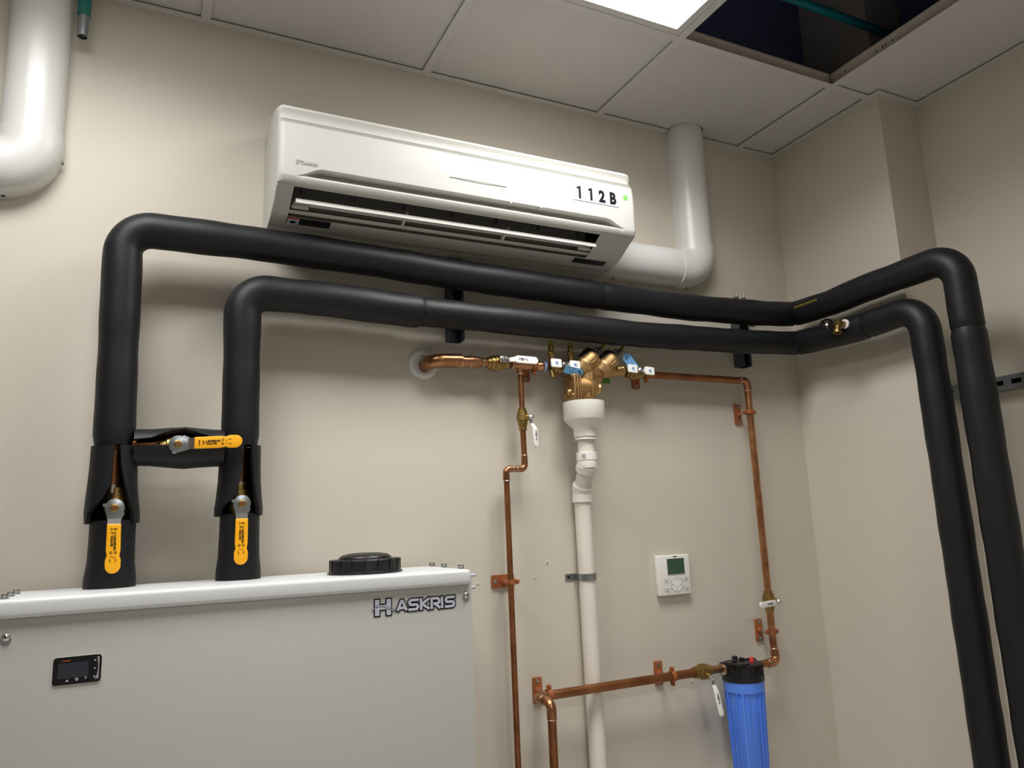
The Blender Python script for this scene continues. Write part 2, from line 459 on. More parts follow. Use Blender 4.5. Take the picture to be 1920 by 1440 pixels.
    # louvre: long blade, coloured whiter than the housing to show its lit front edge
    poly = [(-0.2125, 2.1785), (-0.2065, 2.1905), (-0.2030, 2.1925), (-0.1900, 2.1935), (-0.1600, 2.1965), (-0.1600, 2.1935), (-0.1900, 2.1875), (-0.2060, 2.1785)]
    MB().prism([(y, z) for y, z in poly], (va+0.008, 0, 0), Y_, Z_, (vb-va)-0.014).build('louver_blade', 'bladelit', r, smooth=30)
    lip = MB().bb(va, vb, yb-0.020, yb-0.006, zb+0.006, zb+0.010)
    lip.build('outlet_lip', 'acgroove', r)
    for x in (-1.527, -1.240):
        MB().prism([(-0.203, 2.198), (-0.196, 2.205), (-0.170, 2.205), (-0.150, 2.178), (-0.165, 2.181)], (x, 0, 0), Y_, Z_, 0.005).build('louver_stay', 'acgroove', r, smooth=0)
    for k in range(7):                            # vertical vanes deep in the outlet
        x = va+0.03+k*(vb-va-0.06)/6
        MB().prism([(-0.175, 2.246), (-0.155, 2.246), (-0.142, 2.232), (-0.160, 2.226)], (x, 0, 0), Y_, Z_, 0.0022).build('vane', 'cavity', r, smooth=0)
    for x, s in ((va+0.004, 1), (vb-0.044, 1)):
        MB().bb(x, x+0.040, -0.176, -0.168, 2.180, 2.189).build('louver_stop', 'acwhite', r, bevel=0.001)
    for x in (-1.252, -1.160):
        MB().bb(x, x+0.006, -0.2455, -0.232, 2.2525, 2.2575).build('panel_catch', 'acwhite', r, smooth=0)
    # raised eye-shaped badge
    e = MB(); v = []; f = []; n = 24
    for i in range(n+1):
        t = i/n; x = -1.4246+(0.1656)*t; zc = 2.2952; h = 0.0046*math.sin(PI*t)
        v += [(x, -0.2458, zc+h), (x, -0.2475, zc+h*0.35), (x, -0.2462, zc), (x, -0.2475, zc-h*0.35), (x, -0.2458, zc-h)]
    f = [(i*5+j, i*5+j+1, (i+1)*5+j+1, (i+1)*5+j) for i in range(n) for j in range(4)]
    e.add(v, f); e.build('badge', 'acwhite', r, smooth=20)
    # maker's mark
    lg = MB().prism([(-1.8125, 2.2700), (-1.8015, 2.2700), (-1.8105, 2.2585)], (0, -0.2455, 0), X_, Z_, 0.0006).prism([(-1.7995, 2.2700), (-1.7960, 2.2700), (-1.8090, 2.2585), (-1.8100, 2.2585)], (0, -0.2455, 0), X_, Z_, 0.0006)
    lg.build('logo_mark', 'grey', r, smooth=0)
    text('logo_lettering', 'DAIKIN', (-1.7800, -0.2455, 2.2640), X_, Z_, 0.039, 0.0085, 'grey', r, bold=0.02, shear=0.2)
    # unit number stickers, one character each
    for k, ch in enumerate('112B'):
        xa = -1.053+0.038*k
        st = MB().bb(xa, xa+0.0377, -0.2472, -0.2460, 2.2945, 2.3435).build('number_sticker', 'sticker', r, smooth=0)
        if ch == '1':
            MB().prism([(-0.0002, -0.0185), (0.0066, -0.0185), (0.0066, 0.0185), (0.0010, 0.0185), (-0.0068, 0.0140), (-0.0052, 0.0092), (-0.0002, 0.0115)], (xa+0.0185, -0.2472, 2.3190), X_, Z_, 0.0006).build('number', 'ink', st, smooth=0)
        else:
            text('number', ch, (xa+0.0195, -0.2472, 2.3185), X_, Z_, 0.0215, 0.037, 'ink', st, bold=0.045)
    MB().lathe((-0.8745, -0.2452, 2.3290), (0, -1, 0), [(0, 0.0078), (0.0014, 0.0078)], 24).build('dot_sticker', 'green', r, smooth=0)
    # stickers under the outlet
    def on_bottom(y):
        P_ = body+vent+bot
        for (a, b), (c_, d) in zip(P_, P_[1:]):
            if a <= y <= c_: return b+(d-b)*(y-a)/(c_-a)
        return 2.16
    def bottom_sticker(name, xa, xb, ya, yb_, m_, parent=r, off=0.0006):
        za, zb_ = on_bottom(ya)-off, on_bottom(yb_)-off
        v = [(xa, ya, za), (xb, ya, za), (xb, yb_, zb_), (xa, yb_, zb_)]
        v += [(a, b, c_-0.0006) for a, b, c_ in v]
        return MB().add(v, [(3, 2, 1, 0), (4, 5, 6, 7), (0, 1, 5, 4), (1, 2, 6, 5), (2, 3, 7, 6), (3, 0, 4, 7)]).build(name, m_, parent, smooth=0)
    wl = bottom_sticker('warning_label', -1.812, -1.705, -0.139, -0.112, 'label')
    bottom_sticker('red_strip', -1.811, -1.781, -0.139, -0.134, 'redlabel', wl, 0.0013)
    bottom_sticker('pictogram', -1.810, -1.782, -0.1335, -0.113, 'sticker', wl, 0.0013)
    bottom_sticker('fan_symbol', -1.803, -1.790, -0.127, -0.118, 'ink', wl, 0.0020)
    bottom_sticker('rating_label', -0.990, -0.880, -0.136, -0.112, 'label')
    # seams of the right service cover
    MB().bb(-0.950, -0.862, -0.2000, -0.1985, 2.1965, 2.1985).build('cover_ridge', 'acgroove', r, smooth=0)
    return r
air_conditioner()

# ================================================================ WHITE PIPE COVERS (line-set ducts)
def dsec(w_, d, n=18):
    """D-shaped section: flat back on the wall, straight cheeks, round front; (across, out)."""
    p = [(-w_/2, 0.0)]; c = d-w_*0.42
    for k in range(n+1):
        t = PI-PI*k/n; p.append((w_/2*math.cos(t), c+w_*0.42*math.sin(t)))
    p.append((w_/2, 0.0))
    return p
def sweep_d(mb, pts, outs, w_, d):
    """Sweep the section along pts in the wall plane; outs gives the across direction at every point."""
    sec = dsec(w_, d); n = len(sec); v = []; f = []
    for p, a in zip(pts, outs):
        v += [Vector(p)+Vector(a)*s_+Vector((0, -1, 0))*o for s_, o in sec]
    for i in range(len(pts)-1):
        f += [(i*n+j, i*n+(j+1) % n, (i+1)*n+(j+1) % n, (i+1)*n+j) for j in range(n)]
    f += [tuple(range(n)), tuple((len(pts)-1)*n+j for j in range(n))]
    return mb.add(v, f)
def pipe_cover(label, x, ztop, zbend, xend, sgn):
    """Vertical cover at x from the ceiling, elbow at zbend, horizontal cover to xend (sgn -1: leftwards)."""
    r = thing('pipe_cover', (x, 0, zbend), label, 'pipe cover')
    W_, D_ = 0.124, 0.080
    sweep_d(MB(), [(x, -0.0005, zbend+0.062), (x, -0.0005, ztop)], [(1, 0, 0)]*2, W_, D_).build('vertical_cover', 'whitegloss', r, smooth=40)
    pts = []; outs = []; R_ = 0.064
    pts.append((x, -0.0003, zbend+0.090)); outs.append((1, 0, 0))
    cx, cz = x+sgn*R_, zbend+R_
    for k in range(13):
        t = k/12*PI/2
        pts.append((cx-sgn*R_*math.cos(t), -0.0003, cz-R_*math.sin(t))); outs.append((math.cos(t), 0, sgn*math.sin(t)))
    pts.append((x+sgn*0.090, -0.0003, zbend)); outs.append((0, 0, sgn))
    sweep_d(MB(), pts, outs, W_+0.007, D_+0.004).build('elbow_cover', 'whitegloss', r, smooth=40)
    sweep_d(MB(), [(x+sgn*0.062, -0.0005, zbend), (xend, -0.0005, zbend)], [(0, 0, sgn)]*2, W_, D_).build('horizontal_cover', 'whitegloss', r, smooth=40)
    for p, ax in (((x-sgn*0.0640, -0.018, zbend+0.035), (-sgn, 0, 0)), ((x+sgn*0.045, -0.018, zbend-0.0642), (0, 0, -1))):
        MB().lathe(p, ax, [(0, 0.005), (0.002, 0.0045), (0.003, 0.0015)], 10).build('screw', 'darkzinc', r)
    if sgn < 0 and xend > -1:
        MB().lathe((xend+0.06, -0.018, zbend-0.0615), (0, 0, -1), [(0, 0.005), (0.002, 0.0045), (0.003, 0.0015)], 10).build('screw', 'darkzinc', r)
    return r
pipe_cover('white plastic pipe cover running from right end of air conditioner up to ceiling', -0.4395, 2.775, 2.2305, -0.838, -1)
pipe_cover('white plastic pipe cover with elbow in the top left corner of the wall', -2.3685, 2.775, 2.2405, -3.30, -1)

# cut-off conduit stub beside the left cover
r = thing('conduit_stub', (-2.281, -0.045, 2.60), 'short silver conduit stub with green sleeve hanging from ceiling beside the left pipe cover', 'conduit')
mb = MB().lathe((-2.281, -0.045, 2.595), (0, 0, 1), [(0, 0.0105), (0, 0.0125), (0.055, 0.0125), (0.055, 0.011)], 20, cap0=False)
mb.build('stub', 'zinc', r)
MB().lathe((-2.281, -0.045, 2.650), (0, 0, 1), [(0, 0.0145), (0.13, 0.0145)], 20).build('sleeve', 'emtgreen', r)
MB().lathe((-2.281, -0.045, 2.597), (0, 0, 1), [(0, 0.0106), (0.001, 0.0106)], 20).build('bore', 'black', r)

# ================================================================ STRUT CHANNELS
def strut_vertical(x, z0, z1, label, bolts):
    r = thing('strut_channel', (x, 0, z0), label, 'strut', 'strut channels on the back wall')
    hw, d, t = 0.0206, 0.0413, 0.0026
    mb = MB().bb(x-hw, x+hw, -t, -0.0002, z0, z1).bb(x-hw, x-hw+t, -d, -t, z0, z1).bb(x+hw-t, x+hw, -d, -t, z0, z1)
    mb.bb(x-hw+t, x-0.0113, -d, -d+t, z0, z1).bb(x+0.0113, x+hw-t, -d, -d+t, z0, z1)
    mb.bb(x-0.0113-t, x-0.0113, -d+t, -d+0.009, z0, z1).bb(x+0.0113, x+0.0113+t, -d+t, -d+0.009, z0, z1)
    mb.build('channel', 'darkzinc', r, smooth=0)
    MB().lathe((x, -0.003, z0+0.022), (0, -1, 0), [(0, 0.008), (0.005, 0.008), (0.006, 0.006)], 6).build('wall_bolt', 'zinc', r)
    for cz, cr in bolts:                               # strap clamps round the insulated pipes
        c = MB(); v = []; f = []; n = 22
        for k in range(n+1):
            t_ = math.radians(135+90*k/n)
            for rr in (cr+0.0005, cr+0.0028):
                for dx in (-0.014, 0.014): v.append((x+dx, -0.11-math.cos(t_)*rr, cz+math.sin(t_)*rr))
        for k in range(n):
            a = k*4; f += [(a, a+4, a+5, a+1), (a+2, a+3, a+7, a+6), (a, a+2, a+6, a+4), (a+1, a+5, a+7, a+3)]
        f += [(0, 1, 3, 2), (n*4, n*4+2, n*4+3, n*4+1)]
        c.add(v, f); cl = c.build('pipe_clamp', 'zinc', r)
    return r
s1 = strut_vertical(-1.3295, 1.918, 2.166, 'dark strut channel behind the black pipes below middle of air conditioner', [(2.083, 0.042), (1.968, 0.040)])
s2 = strut_vertical(-0.268, 1.906, 2.150, 'dark strut channel behind the black pipes near the room corner', [(2.066, 0.042), (1.967, 0.040)])
for dx in (-0.008, 0.024):
    MB().cyl((-0.268+dx, -0.030, 2.125), (-0.268+dx, -0.030, 2.168), 0.0045, 12).build('threaded_stud', 'chrome', s2)
r = thing('strut_channel', (0.17, -0.9, 1.70), 'galvanised slotted strut channel on the right wall behind the black riser pipes', 'strut')
mb = MB()
zc, h = 1.757, 0.041
za, zb = zc-h/2, zc+h/2
xa, xb = 0.149, XR
# top and back, slotted face built as strips round the slots
mb.bb(xb-0.0026, xb-0.0002, -1.9, -0.42, za, zb).bb(xa, xb-0.0026, -1.9, -0.42, za, za+0.0026).bb(xa, xb-0.0026, -1.9, -0.42, zb-0.0026, zb)
mb.bb(xa, xa+0.0026, -1.9, -0.42, za+0.0026, zc-0.007).bb(xa, xa+0.0026, -1.9, -0.42, zc+0.007, zb-0.0026)
y = -0.42
while y > -1.85:
    mb.bb(xa, xa+0.0026, y-0.022, y, zc-0.007, zc+0.007); y -= 0.051
mb.build('channel', 'strut', r, smooth=0)
MB().bb(xb-0.012, xb-0.003, -1.9, -0.425, za+0.004, zb-0.004).build('slot_shade', 'black', r, smooth=0)  # black slab inside the channel, stands for the shade behind the slots

# ================================================================ BLACK INSULATED PIPES
YP, XS = -0.11, -0.10
def cut(pts, a, b):
    """Part of a polyline between arc lengths a and b."""
    out = []; s = 0.0
    for p, q in zip(pts, pts[1:]):
        L_ = (q-p).length
        for e in (a, b):
            pass
        if s+L_ > a and s < b:
            t0 = max(0, (a-s)/L_); t1 = min(1, (b-s)/L_)
            if not out: out.append(p.lerp(q, t0))
            out.append(p.lerp(q, t1))
        s += L_
    return out
def length(pts): return sum((q-p).length for p, q in zip(pts, pts[1:]))
def insulated(label, pts, rads, joints, z_names):
    path = subdiv(fillet(pts, rads, 12), 0.02)
    r = thing('insulated_pipe', pts[-1], label, 'pipe', 'black insulated pipes')
    tot = length(path); js = [0.0]+joints+[tot]
    k = 0
    for a, b, (ra, rb, m_) in zip(js, js[1:], z_names):
        seg = cut(path, a+0.0004, b-0.0004); n = len(seg); rr = []; s = 0; Lg = length(seg)
        for i in range(n):
            if i: s += (seg[i]-seg[i-1]).length
            t = s/Lg; q = ra+(rb-ra)*t
            wob = 0.0007*math.sin(s*23+k)+0.0005*math.sin(s*51+2*k)
            e = min(s, Lg-s)
            if e < 0.006: q -= 0.003*(1-e/0.006)**2
            rr.append(q+wob)
        MB().tube(seg, rr, 30).build('foam_sleeve', m_, r, smooth=50)
        k += 1
    return r, path
Ux, Lx = -2.166, -1.907
up = [(Ux+0.006, YP, 1.603), (Ux, YP, 2.101), (-1.90, YP, 2.101), (-1.60, YP, 2.094), (-1.3657, YP, 2.083), (-0.9409, YP, 2.071), (-0.54, YP, 2.065), (-0.25, YP, 2.074),
      (XS, YP, 2.084), (XS, -0.27, 2.080), (XS, -0.40, 2.088), (XS, -0.697, 2.093), (XS, -0.700, 1.80), (XS, -0.706, 0.0)]
fp = fillet(up, [0.062, 0, 0, 0, 0, 0, 0, 0.035, 0, 0, 0.075, 0], 12)
def arc_at(pts, test):
    s = 0
    for p, q in zip(pts, pts[1:]):
        if test(q): return s
        s += (q-p).length
    return s
j1 = arc_at(subdiv(fp, 0.005), lambda p: p.x > -0.90)
j2 = arc_at(subdiv(fp, 0.005), lambda p: p.y < YP-0.012)
j3 = arc_at(subdiv(fp, 0.005), lambda p: p.y < -0.6 and p.z < 1.878)
j0 = arc_at(subdiv(fp, 0.005), lambda p: p.x > -1.98)
insulated('upper black foam-insulated pipe running close under the air conditioner to the rightmost riser', up,
          [0.062, 0, 0, 0, 0, 0, 0, 0.035, 0, 0, 0.075, 0], [j1, j2, j3],
          [(0.0405, 0.0420, 'foam'), (0.0415, 0.0425, 'foam'), (0.0425, 0.0425, 'foam'), (0.0440, 0.0430, 'foamrib')], )
lo = [(Lx+0.003, YP, 1.606), (Lx, YP, 1.978), (-1.70, YP, 1.977), (-1.50, YP, 1.968), (-1.3688, YP, 1.968), (-1.125, YP, 1.965), (-0.758, YP, 1.960), (-0.552, YP, 1.965),
      (-0.3292, YP, 1.969), (XS, YP, 1.981), (XS, -0.26, 1.972), (XS, -0.38, 1.972), (XS, -0.577, 1.982), (XS, -0.580, 1.7), (XS, -0.588, 0.0)]
lr = [0.058, 0, 0, 0, 0, 0, 0, 0, 0.035, 0, 0, 0.075, 0]
fp = subdiv(fillet(lo, lr, 12), 0.005)
k1 = arc_at(fp, lambda p: p.x > -1.462)
k2 = arc_at(fp, lambda p: p.y < YP-0.012)
k3 = arc_at(fp, lambda p: p.y < -0.40)
insulated('lower black foam-insulated pipe with the small brass drain valve on its right part', lo, lr, [k1, k2, k3],
          [(0.0405, 0.0445, 'foam'), (0.0385, 0.0400, 'foam'), (0.0420, 0.0425, 'foam'), (0.0420, 0.0420, 'foam')])
# faded print on the upper pipe at the corner
po = [o for o in COL.objects if o.name.startswith('insulated_pipe')][0]
print_marks('faded_print', (XS-0.0428, -0.20, 2.092), (0, -1, 0), (0, 0, 1), [(-0.052+0.009*k, 0.0, 0.006, 0.006) for k in range(12)], 'olive', po)

# slit foam sleeves round the valves
def slit(st, name, m_, parent, axis='z', n=30, th=0.0085):
    """st: (t, c1, c2, radius, a_left, a_right): open tube, angles from the front (-y); axis 'z' or 'x'."""
    v = []; f = []
    for t, c1, c2, R_, aL, aR in st:
        for k in range(n+1):
            a = aR+(2*PI+aL-aR)*k/n
            for rr in (R_, R_-th):
                if axis == 'z': v.append((c1+rr*math.sin(a), c2-rr*math.cos(a), t))
                else: v.append((t, c1-rr*math.cos(a), c2+rr*math.sin(a)))
    q = 2*(n+1)
    for i in range(len(st)-1):
        for k in range(n):
            a = i*q+2*k; b = a+q
            f += [(a, a+2, b+2, b), (a+1, b+1, b+3, a+3)]
        f += [(i*q, (i+1)*q, (i+1)*q+1, i*q+1), (i*q+2*n, i*q+2*n+1, (i+1)*q+2*n+1, (i+1)*q+2*n)]
    for e in (0, len(st)-1):
        for k in range(n): a = e*q+2*k; f.append((a, a+1, a+3, a+2))
    return MB().add(v, f).build(name, m_, parent, smooth=50)
def lerp_rows(rows, n):
    out = []
    for a, b in zip(rows, rows[1:]):
        for k in range(n):
            t = k/n; t = t*t*(3-2*t); out.append(tuple(x+(y_-x)*t for x, y_ in zip(a, b)))
    out.append(rows[-1]); return out
upp, low_ = [o for o in COL.objects if o.name.startswith('insulated_pipe')]
# left riser
cx = Ux+0.008
slit(lerp_rows([(1.602, cx, YP, 0.0455, 0.02, 0.26), (1.560, cx, YP, 0.0460, -0.02, 0.34), (1.520, cx, YP, 0.0480, -0.06, 0.52), (1.485, cx+0.001, YP, 0.0510, -0.45, 0.72), (1.460, cx+0.002, YP, 0.0530, -1.00, 0.86), (1.440, cx+0.003, YP, 0.0520, -1.15, 0.90)], 4), 'slit_sleeve', 'foam', upp)
mb = MB(); mb.lathe((cx+0.005, YP, 1.3092), (0, 0, 1), [(0.02, 0.020), (0, 0.022), (0, 0.0495), (0.02, 0.0490), (0.05, 0.0450), (0.09, 0.0440), (0.135, 0.0440), (0.137, 0.036), (0.100, 0.034)], 30)
mb.build('bottom_sleeve', 'foam', upp, smooth=50)
cx2 = Lx+0.004
slit(lerp_rows([(1.606, cx2, YP, 0.0450, 0.06, 0.50), (1.560, cx2, YP, 0.0455, 0.03, 0.55), (1.525, cx2, YP, 0.0465, -0.08, 0.62), (1.490, cx2, YP, 0.0490, -0.30, 0.74), (1.465, cx2, YP, 0.0520, -0.90, 0.84), (1.448, cx2, YP, 0.0515, -1.05, 0.90)], 4), 'slit_sleeve', 'foam', low_)
mb = MB(); mb.lathe((cx2+0.003, YP, 1.3092), (0, 0, 1), [(0.02, 0.020), (0, 0.022), (0, 0.0480), (0.02, 0.0475), (0.05, 0.0440), (0.09, 0.0430), (0.142, 0.0425), (0.144, 0.034), (0.105, 0.032)], 30)
mb.build('bottom_sleeve', 'foam', low_, smooth=50)
# copper and valve ends inside
for cxx, par, zs in ((cx, upp, (1.497, 1.525)), (cx2, low_, (1.500, 1.530))):
    MB().cyl((cxx, YP, zs[0]), (cxx, YP, 1.63), 0.0145, 18).build('copper_tube', 'copperdull', par)
    MB().lathe((cxx, YP, zs[0]-0.006), (0, 0, 1), [(0, 0.018), (0.010, 0.0185), (0.012, 0.0165), (0.030, 0.0165)], 18).build('solder_joint', 'solder', par)
# bypass between the two risers
bp = thing('bypass_pipe', (-2.03, YP, 1.603), 'short horizontal bypass pipe in slit black foam between the two left risers', 'pipe')
zc = 1.601
rows = [(-2.122, YP, zc, 0.0400, -0.02, 0.36), (-2.090, YP, zc, 0.0405, 0.0, 0.46), (-2.045, YP, zc, 0.0450, 0.05, 0.98), (-2.020, YP, zc, 0.0470, 0.05, 1.02), (-1.990, YP, zc, 0.0440, 0.04, 0.72), (-1.955, YP, zc, 0.0420, 0.02, 0.46), (-1.940, YP, zc, 0.0415, 0.02, 0.42)]
slit(lerp_rows(rows, 5), 'slit_sleeve', 'foam', bp, axis='x')
MB().cyl((-2.13, YP, zc+0.006), (-2.062, YP, zc+0.006), 0.0145, 18).build('copper_tube', 'copperdull', bp)
MB().cyl((-1.995, YP, zc+0.006), (-1.94, YP, zc+0.006), 0.0145, 18).build('copper_tube', 'copperdull', bp)

# ================================================================ YELLOW-HANDLED BALL VALVES
def yellow_valve(label, c, along, side, stem_out, hl):
    """c: stem foot on the pipe axis; along: handle direction; side: across (text up); stem towards -y."""
    c = Vector(c); A = Vector(along); B = Vector(side); N = Vector((0, -1, 0))
    r = thing('ball_valve', c, label, 'valve', 'yellow-handled ball valves')
    b = MB()
    pr = [(-0.044, 0.0165), (-0.034, 0.0170), (-0.033, 0.0210), (-0.022, 0.0215), (-0.020, 0.0250), (0.012, 0.0260), (0.014, 0.0225), (0.024, 0.0220), (0.025, 0.0190), (0.040, 0.0185)]
    b.lathe(c, A if hl else A, pr, 8 if False else 24)
    b.build('body', 'brass', r)
    MB().lathe(c+N*0.020, N, [(0, 0.012), (stem_out-0.026, 0.012), (stem_out-0.024, 0.009), (stem_out-0.018, 0.009)], 16).build('bonnet', 'brass', r)
    hp = c+N*stem_out
    pl = MB()
    ring = [(0.0185*math.cos(t), 0.0185*math.sin(t)) for t in [math.radians(60+ k*20) for k in range(0, 13)]]
    poly = [(0.024, 0.0125), (0.012, 0.0185)]+ring+[(0.010, -0.0160), (0.024, -0.0125)]
    pl.prism(poly, hp, A, B, -0.0022 if A.cross(B).dot(N) < 0 else 0.0022)
    pl.build('handle_plate', 'zinc', r, bevel=0.0006)
    st = MB(); st.box(hp+A*0.026+N*0.004, (0.001, 0.001, 0.001))
    # step of the handle, then the vinyl grip
    q = MB(); v = []
    for a, o in ((0.022, 0.0), (0.0335, 0.0045)):
        for s_ in (-0.0122, 0.0122):
            for t_ in (0.0, 0.0022): v.append(hp+A*a+B*s_+N*(o+t_))
    q.add(v, [(0, 1, 3, 2), (4, 6, 7, 5), (0, 4, 5, 1), (2, 3, 7, 6), (0, 2, 6, 4), (1, 5, 7, 3)])
    q.build('handle_step', 'chrome', r, smooth=0)
    MB().lathe(hp-N*0.001, N, [(0, 0.0088), (0.007, 0.0088), (0.008, 0.007)], 6).build('stem_nut', 'brass', r)
    MB().cyl(hp+N*0.006, hp+N*0.0105, 0.0045, 14).build('stem', 'copper', r)
    MB().box(hp-A*0.006-B*0.0175+N*0.001, (0.008, 0.003, 0.006)).build('stop_tab', 'zinc', r)
    go = hp+N*0.0030; G0, G1 = 0.0325, 0.131
    w0, w1 = 0.0128, 0.0142
    top = [(G0, w0), (G0+0.010, w0), (0.085, w0+0.0004), (0.096, w0-0.0014), (0.104, w1), (0.116, w1)]
    tip = [(0.116+0.0150*math.sin(t), w1*math.cos(t)) for t in [PI*k/14 for k in range(1, 14)]]
    poly = top+tip+[(a, -b_) for a, b_ in reversed(top)]
    g = MB().prism(poly, go, A, B, 0.0062 if A.cross(B).dot(N) > 0 else -0.0062).build('grip', 'yellow', r, bevel=0.0018, seg=3)
    face = go+N*0.0062
    ux, uy = A, B
    if ux.cross(uy).dot(N) < 0: uy = -uy
    text('lettering', 'LEGEND', face+A*0.0705+uy*0.0026, ux, uy, 0.030, 0.0046, 'ink', g, bold=0.03)
    text('lettering', 'VALVE', face+A*0.0665-uy*0.0030, ux, uy, 0.022, 0.0046, 'ink', g, bold=0.03)
    text('lettering', 'S-1002', face+A*0.0425+uy*0.000, uy, -ux, 0.0120, 0.0030, 'ink', g, bold=0.01)
    mk = MB()
    for s_ in (-1, 1):
        mk.prism([(0.0490, 0.0005*s_), (0.0530, 0.0045*s_), (0.0520, 0.0005*s_)], face, ux, uy, 0.0005).prism([(0.0505, 0.0036*s_), (0.0490, 0.0022*s_), (0.0475, 0.0036*s_), (0.0490, 0.0048*s_)], face, ux, uy, 0.0005)
    mk.build('printed_emblem', 'ink', g, smooth=0)
    ci = MB()
    for s_ in (-1, 1):
        ci.torus(face+A*0.0900+uy*(0.0042*s_), N, 0.0027, 0.0004, 18, 6)
        ci.lathe(face+A*0.0900+uy*(0.0042*s_), N, [(0, 0.0011), (0.0004, 0.0011)], 8)
    ar = [face+A*(0.0965+0.0022*math.cos(t))+uy*(0.0048*math.sin(t))+N*0.0002 for t in [math.radians(-80+16*k) for k in range(11)]]
    ci.tube(ar, 0.0004, 6)
    ci.build('printed_dial', 'ink', g, smooth=0)
    text('lettering', 'ON', face+A*0.1045+uy*0.0052, ux, uy, 0.0052, 0.0022, 'ink', g)
    text('lettering', 'OFF', face+A*0.1055-uy*0.0052, ux, uy, 0.0062, 0.0022, 'ink', g)
    return r
yellow_valve('ball valve with yellow handle hanging down in front of far left riser', (-2.1500, YP, 1.4700), (0.02, 0, -1), (1, 0, 0), 0.058, False)
yellow_valve('ball valve with yellow handle hanging down in front of second left riser', (-1.9030, YP, 1.4735), (0.0, 0, -1), (1, 0, 0), 0.058, False)
yellow_valve('ball valve with yellow handle lying horizontal on the bypass between the left risers', (-2.0370, YP, 1.6030), (1, 0, 0.06), (0, 0, 1), 0.056, True)

# ================================================================ COPPER WATER PIPES
YC = -0.06
def ring_solder(mb, p, ax, r_):
    mb.torus(p, ax, r_, 0.0013, 20, 6)
def rings(parent, lst):
    for p, ax, q in lst:
        mb = MB(); ring_solder(mb, p, ax, q); mb.build('solder_ring', 'solder', parent)
def elbow(pts, rad, pr, parent, ends=True, m_='copper'):
    """Copper elbow fitting with solder rings at its ends."""
    p = fillet(pts, rad, 10)
    o = MB().tube(p, pr+0.0014, 20).build('elbow', m_, parent, smooth=45)
    if ends:
        rings(o, [(p[0], p[1]-p[0], pr+0.0006), (p[-1], p[-1]-p[-2], pr+0.0006)])
    return o
R22, R16 = 0.0112, 0.0080
# supply from the wall to the backflow preventer
zc = 1.853
r = thing('copper_pipe', (-1.41, 0, zc), 'fat copper supply pipe bending out of the white ring on the wall', 'pipe', 'copper pipes')
elbow([(-1.413, 0.010, 1.848), (-1.413, YC, 1.850), (-1.330, YC, zc+0.001)], 0.042, 0.0178, r)
MB().cyl((-1.338, YC, zc), (-1.290, YC, zc), 0.0160, 20).build('pipe', 'copper', r)
MB().lathe((-1.306, YC, zc), (1, 0, 0), [(0, 0.0175), (0.026, 0.0175), (0.040, 0.0130), (0.058, 0.0130)], 20).build('reducer', 'copper', r)
rings(r, [((x, YC, zc), X_, q) for x, q in ((-1.305, 0.0174), (-1.264, 0.0130), (-1.250, 0.0130))])
r = tag(MB().lathe((-1.4185, -0.0003, 1.8515), (0, -1, 0), [(0, 0.042), (0.003, 0.042), (0.006, 0.036), (0.007, 0.030), (0.0045, 0.027), (0.0045, 0.024)], 32, cap1=False).build('wall_flange', 'flange', smooth=60),
        'white plastic ring on the wall around the fat copper supply pipe', 'flange')

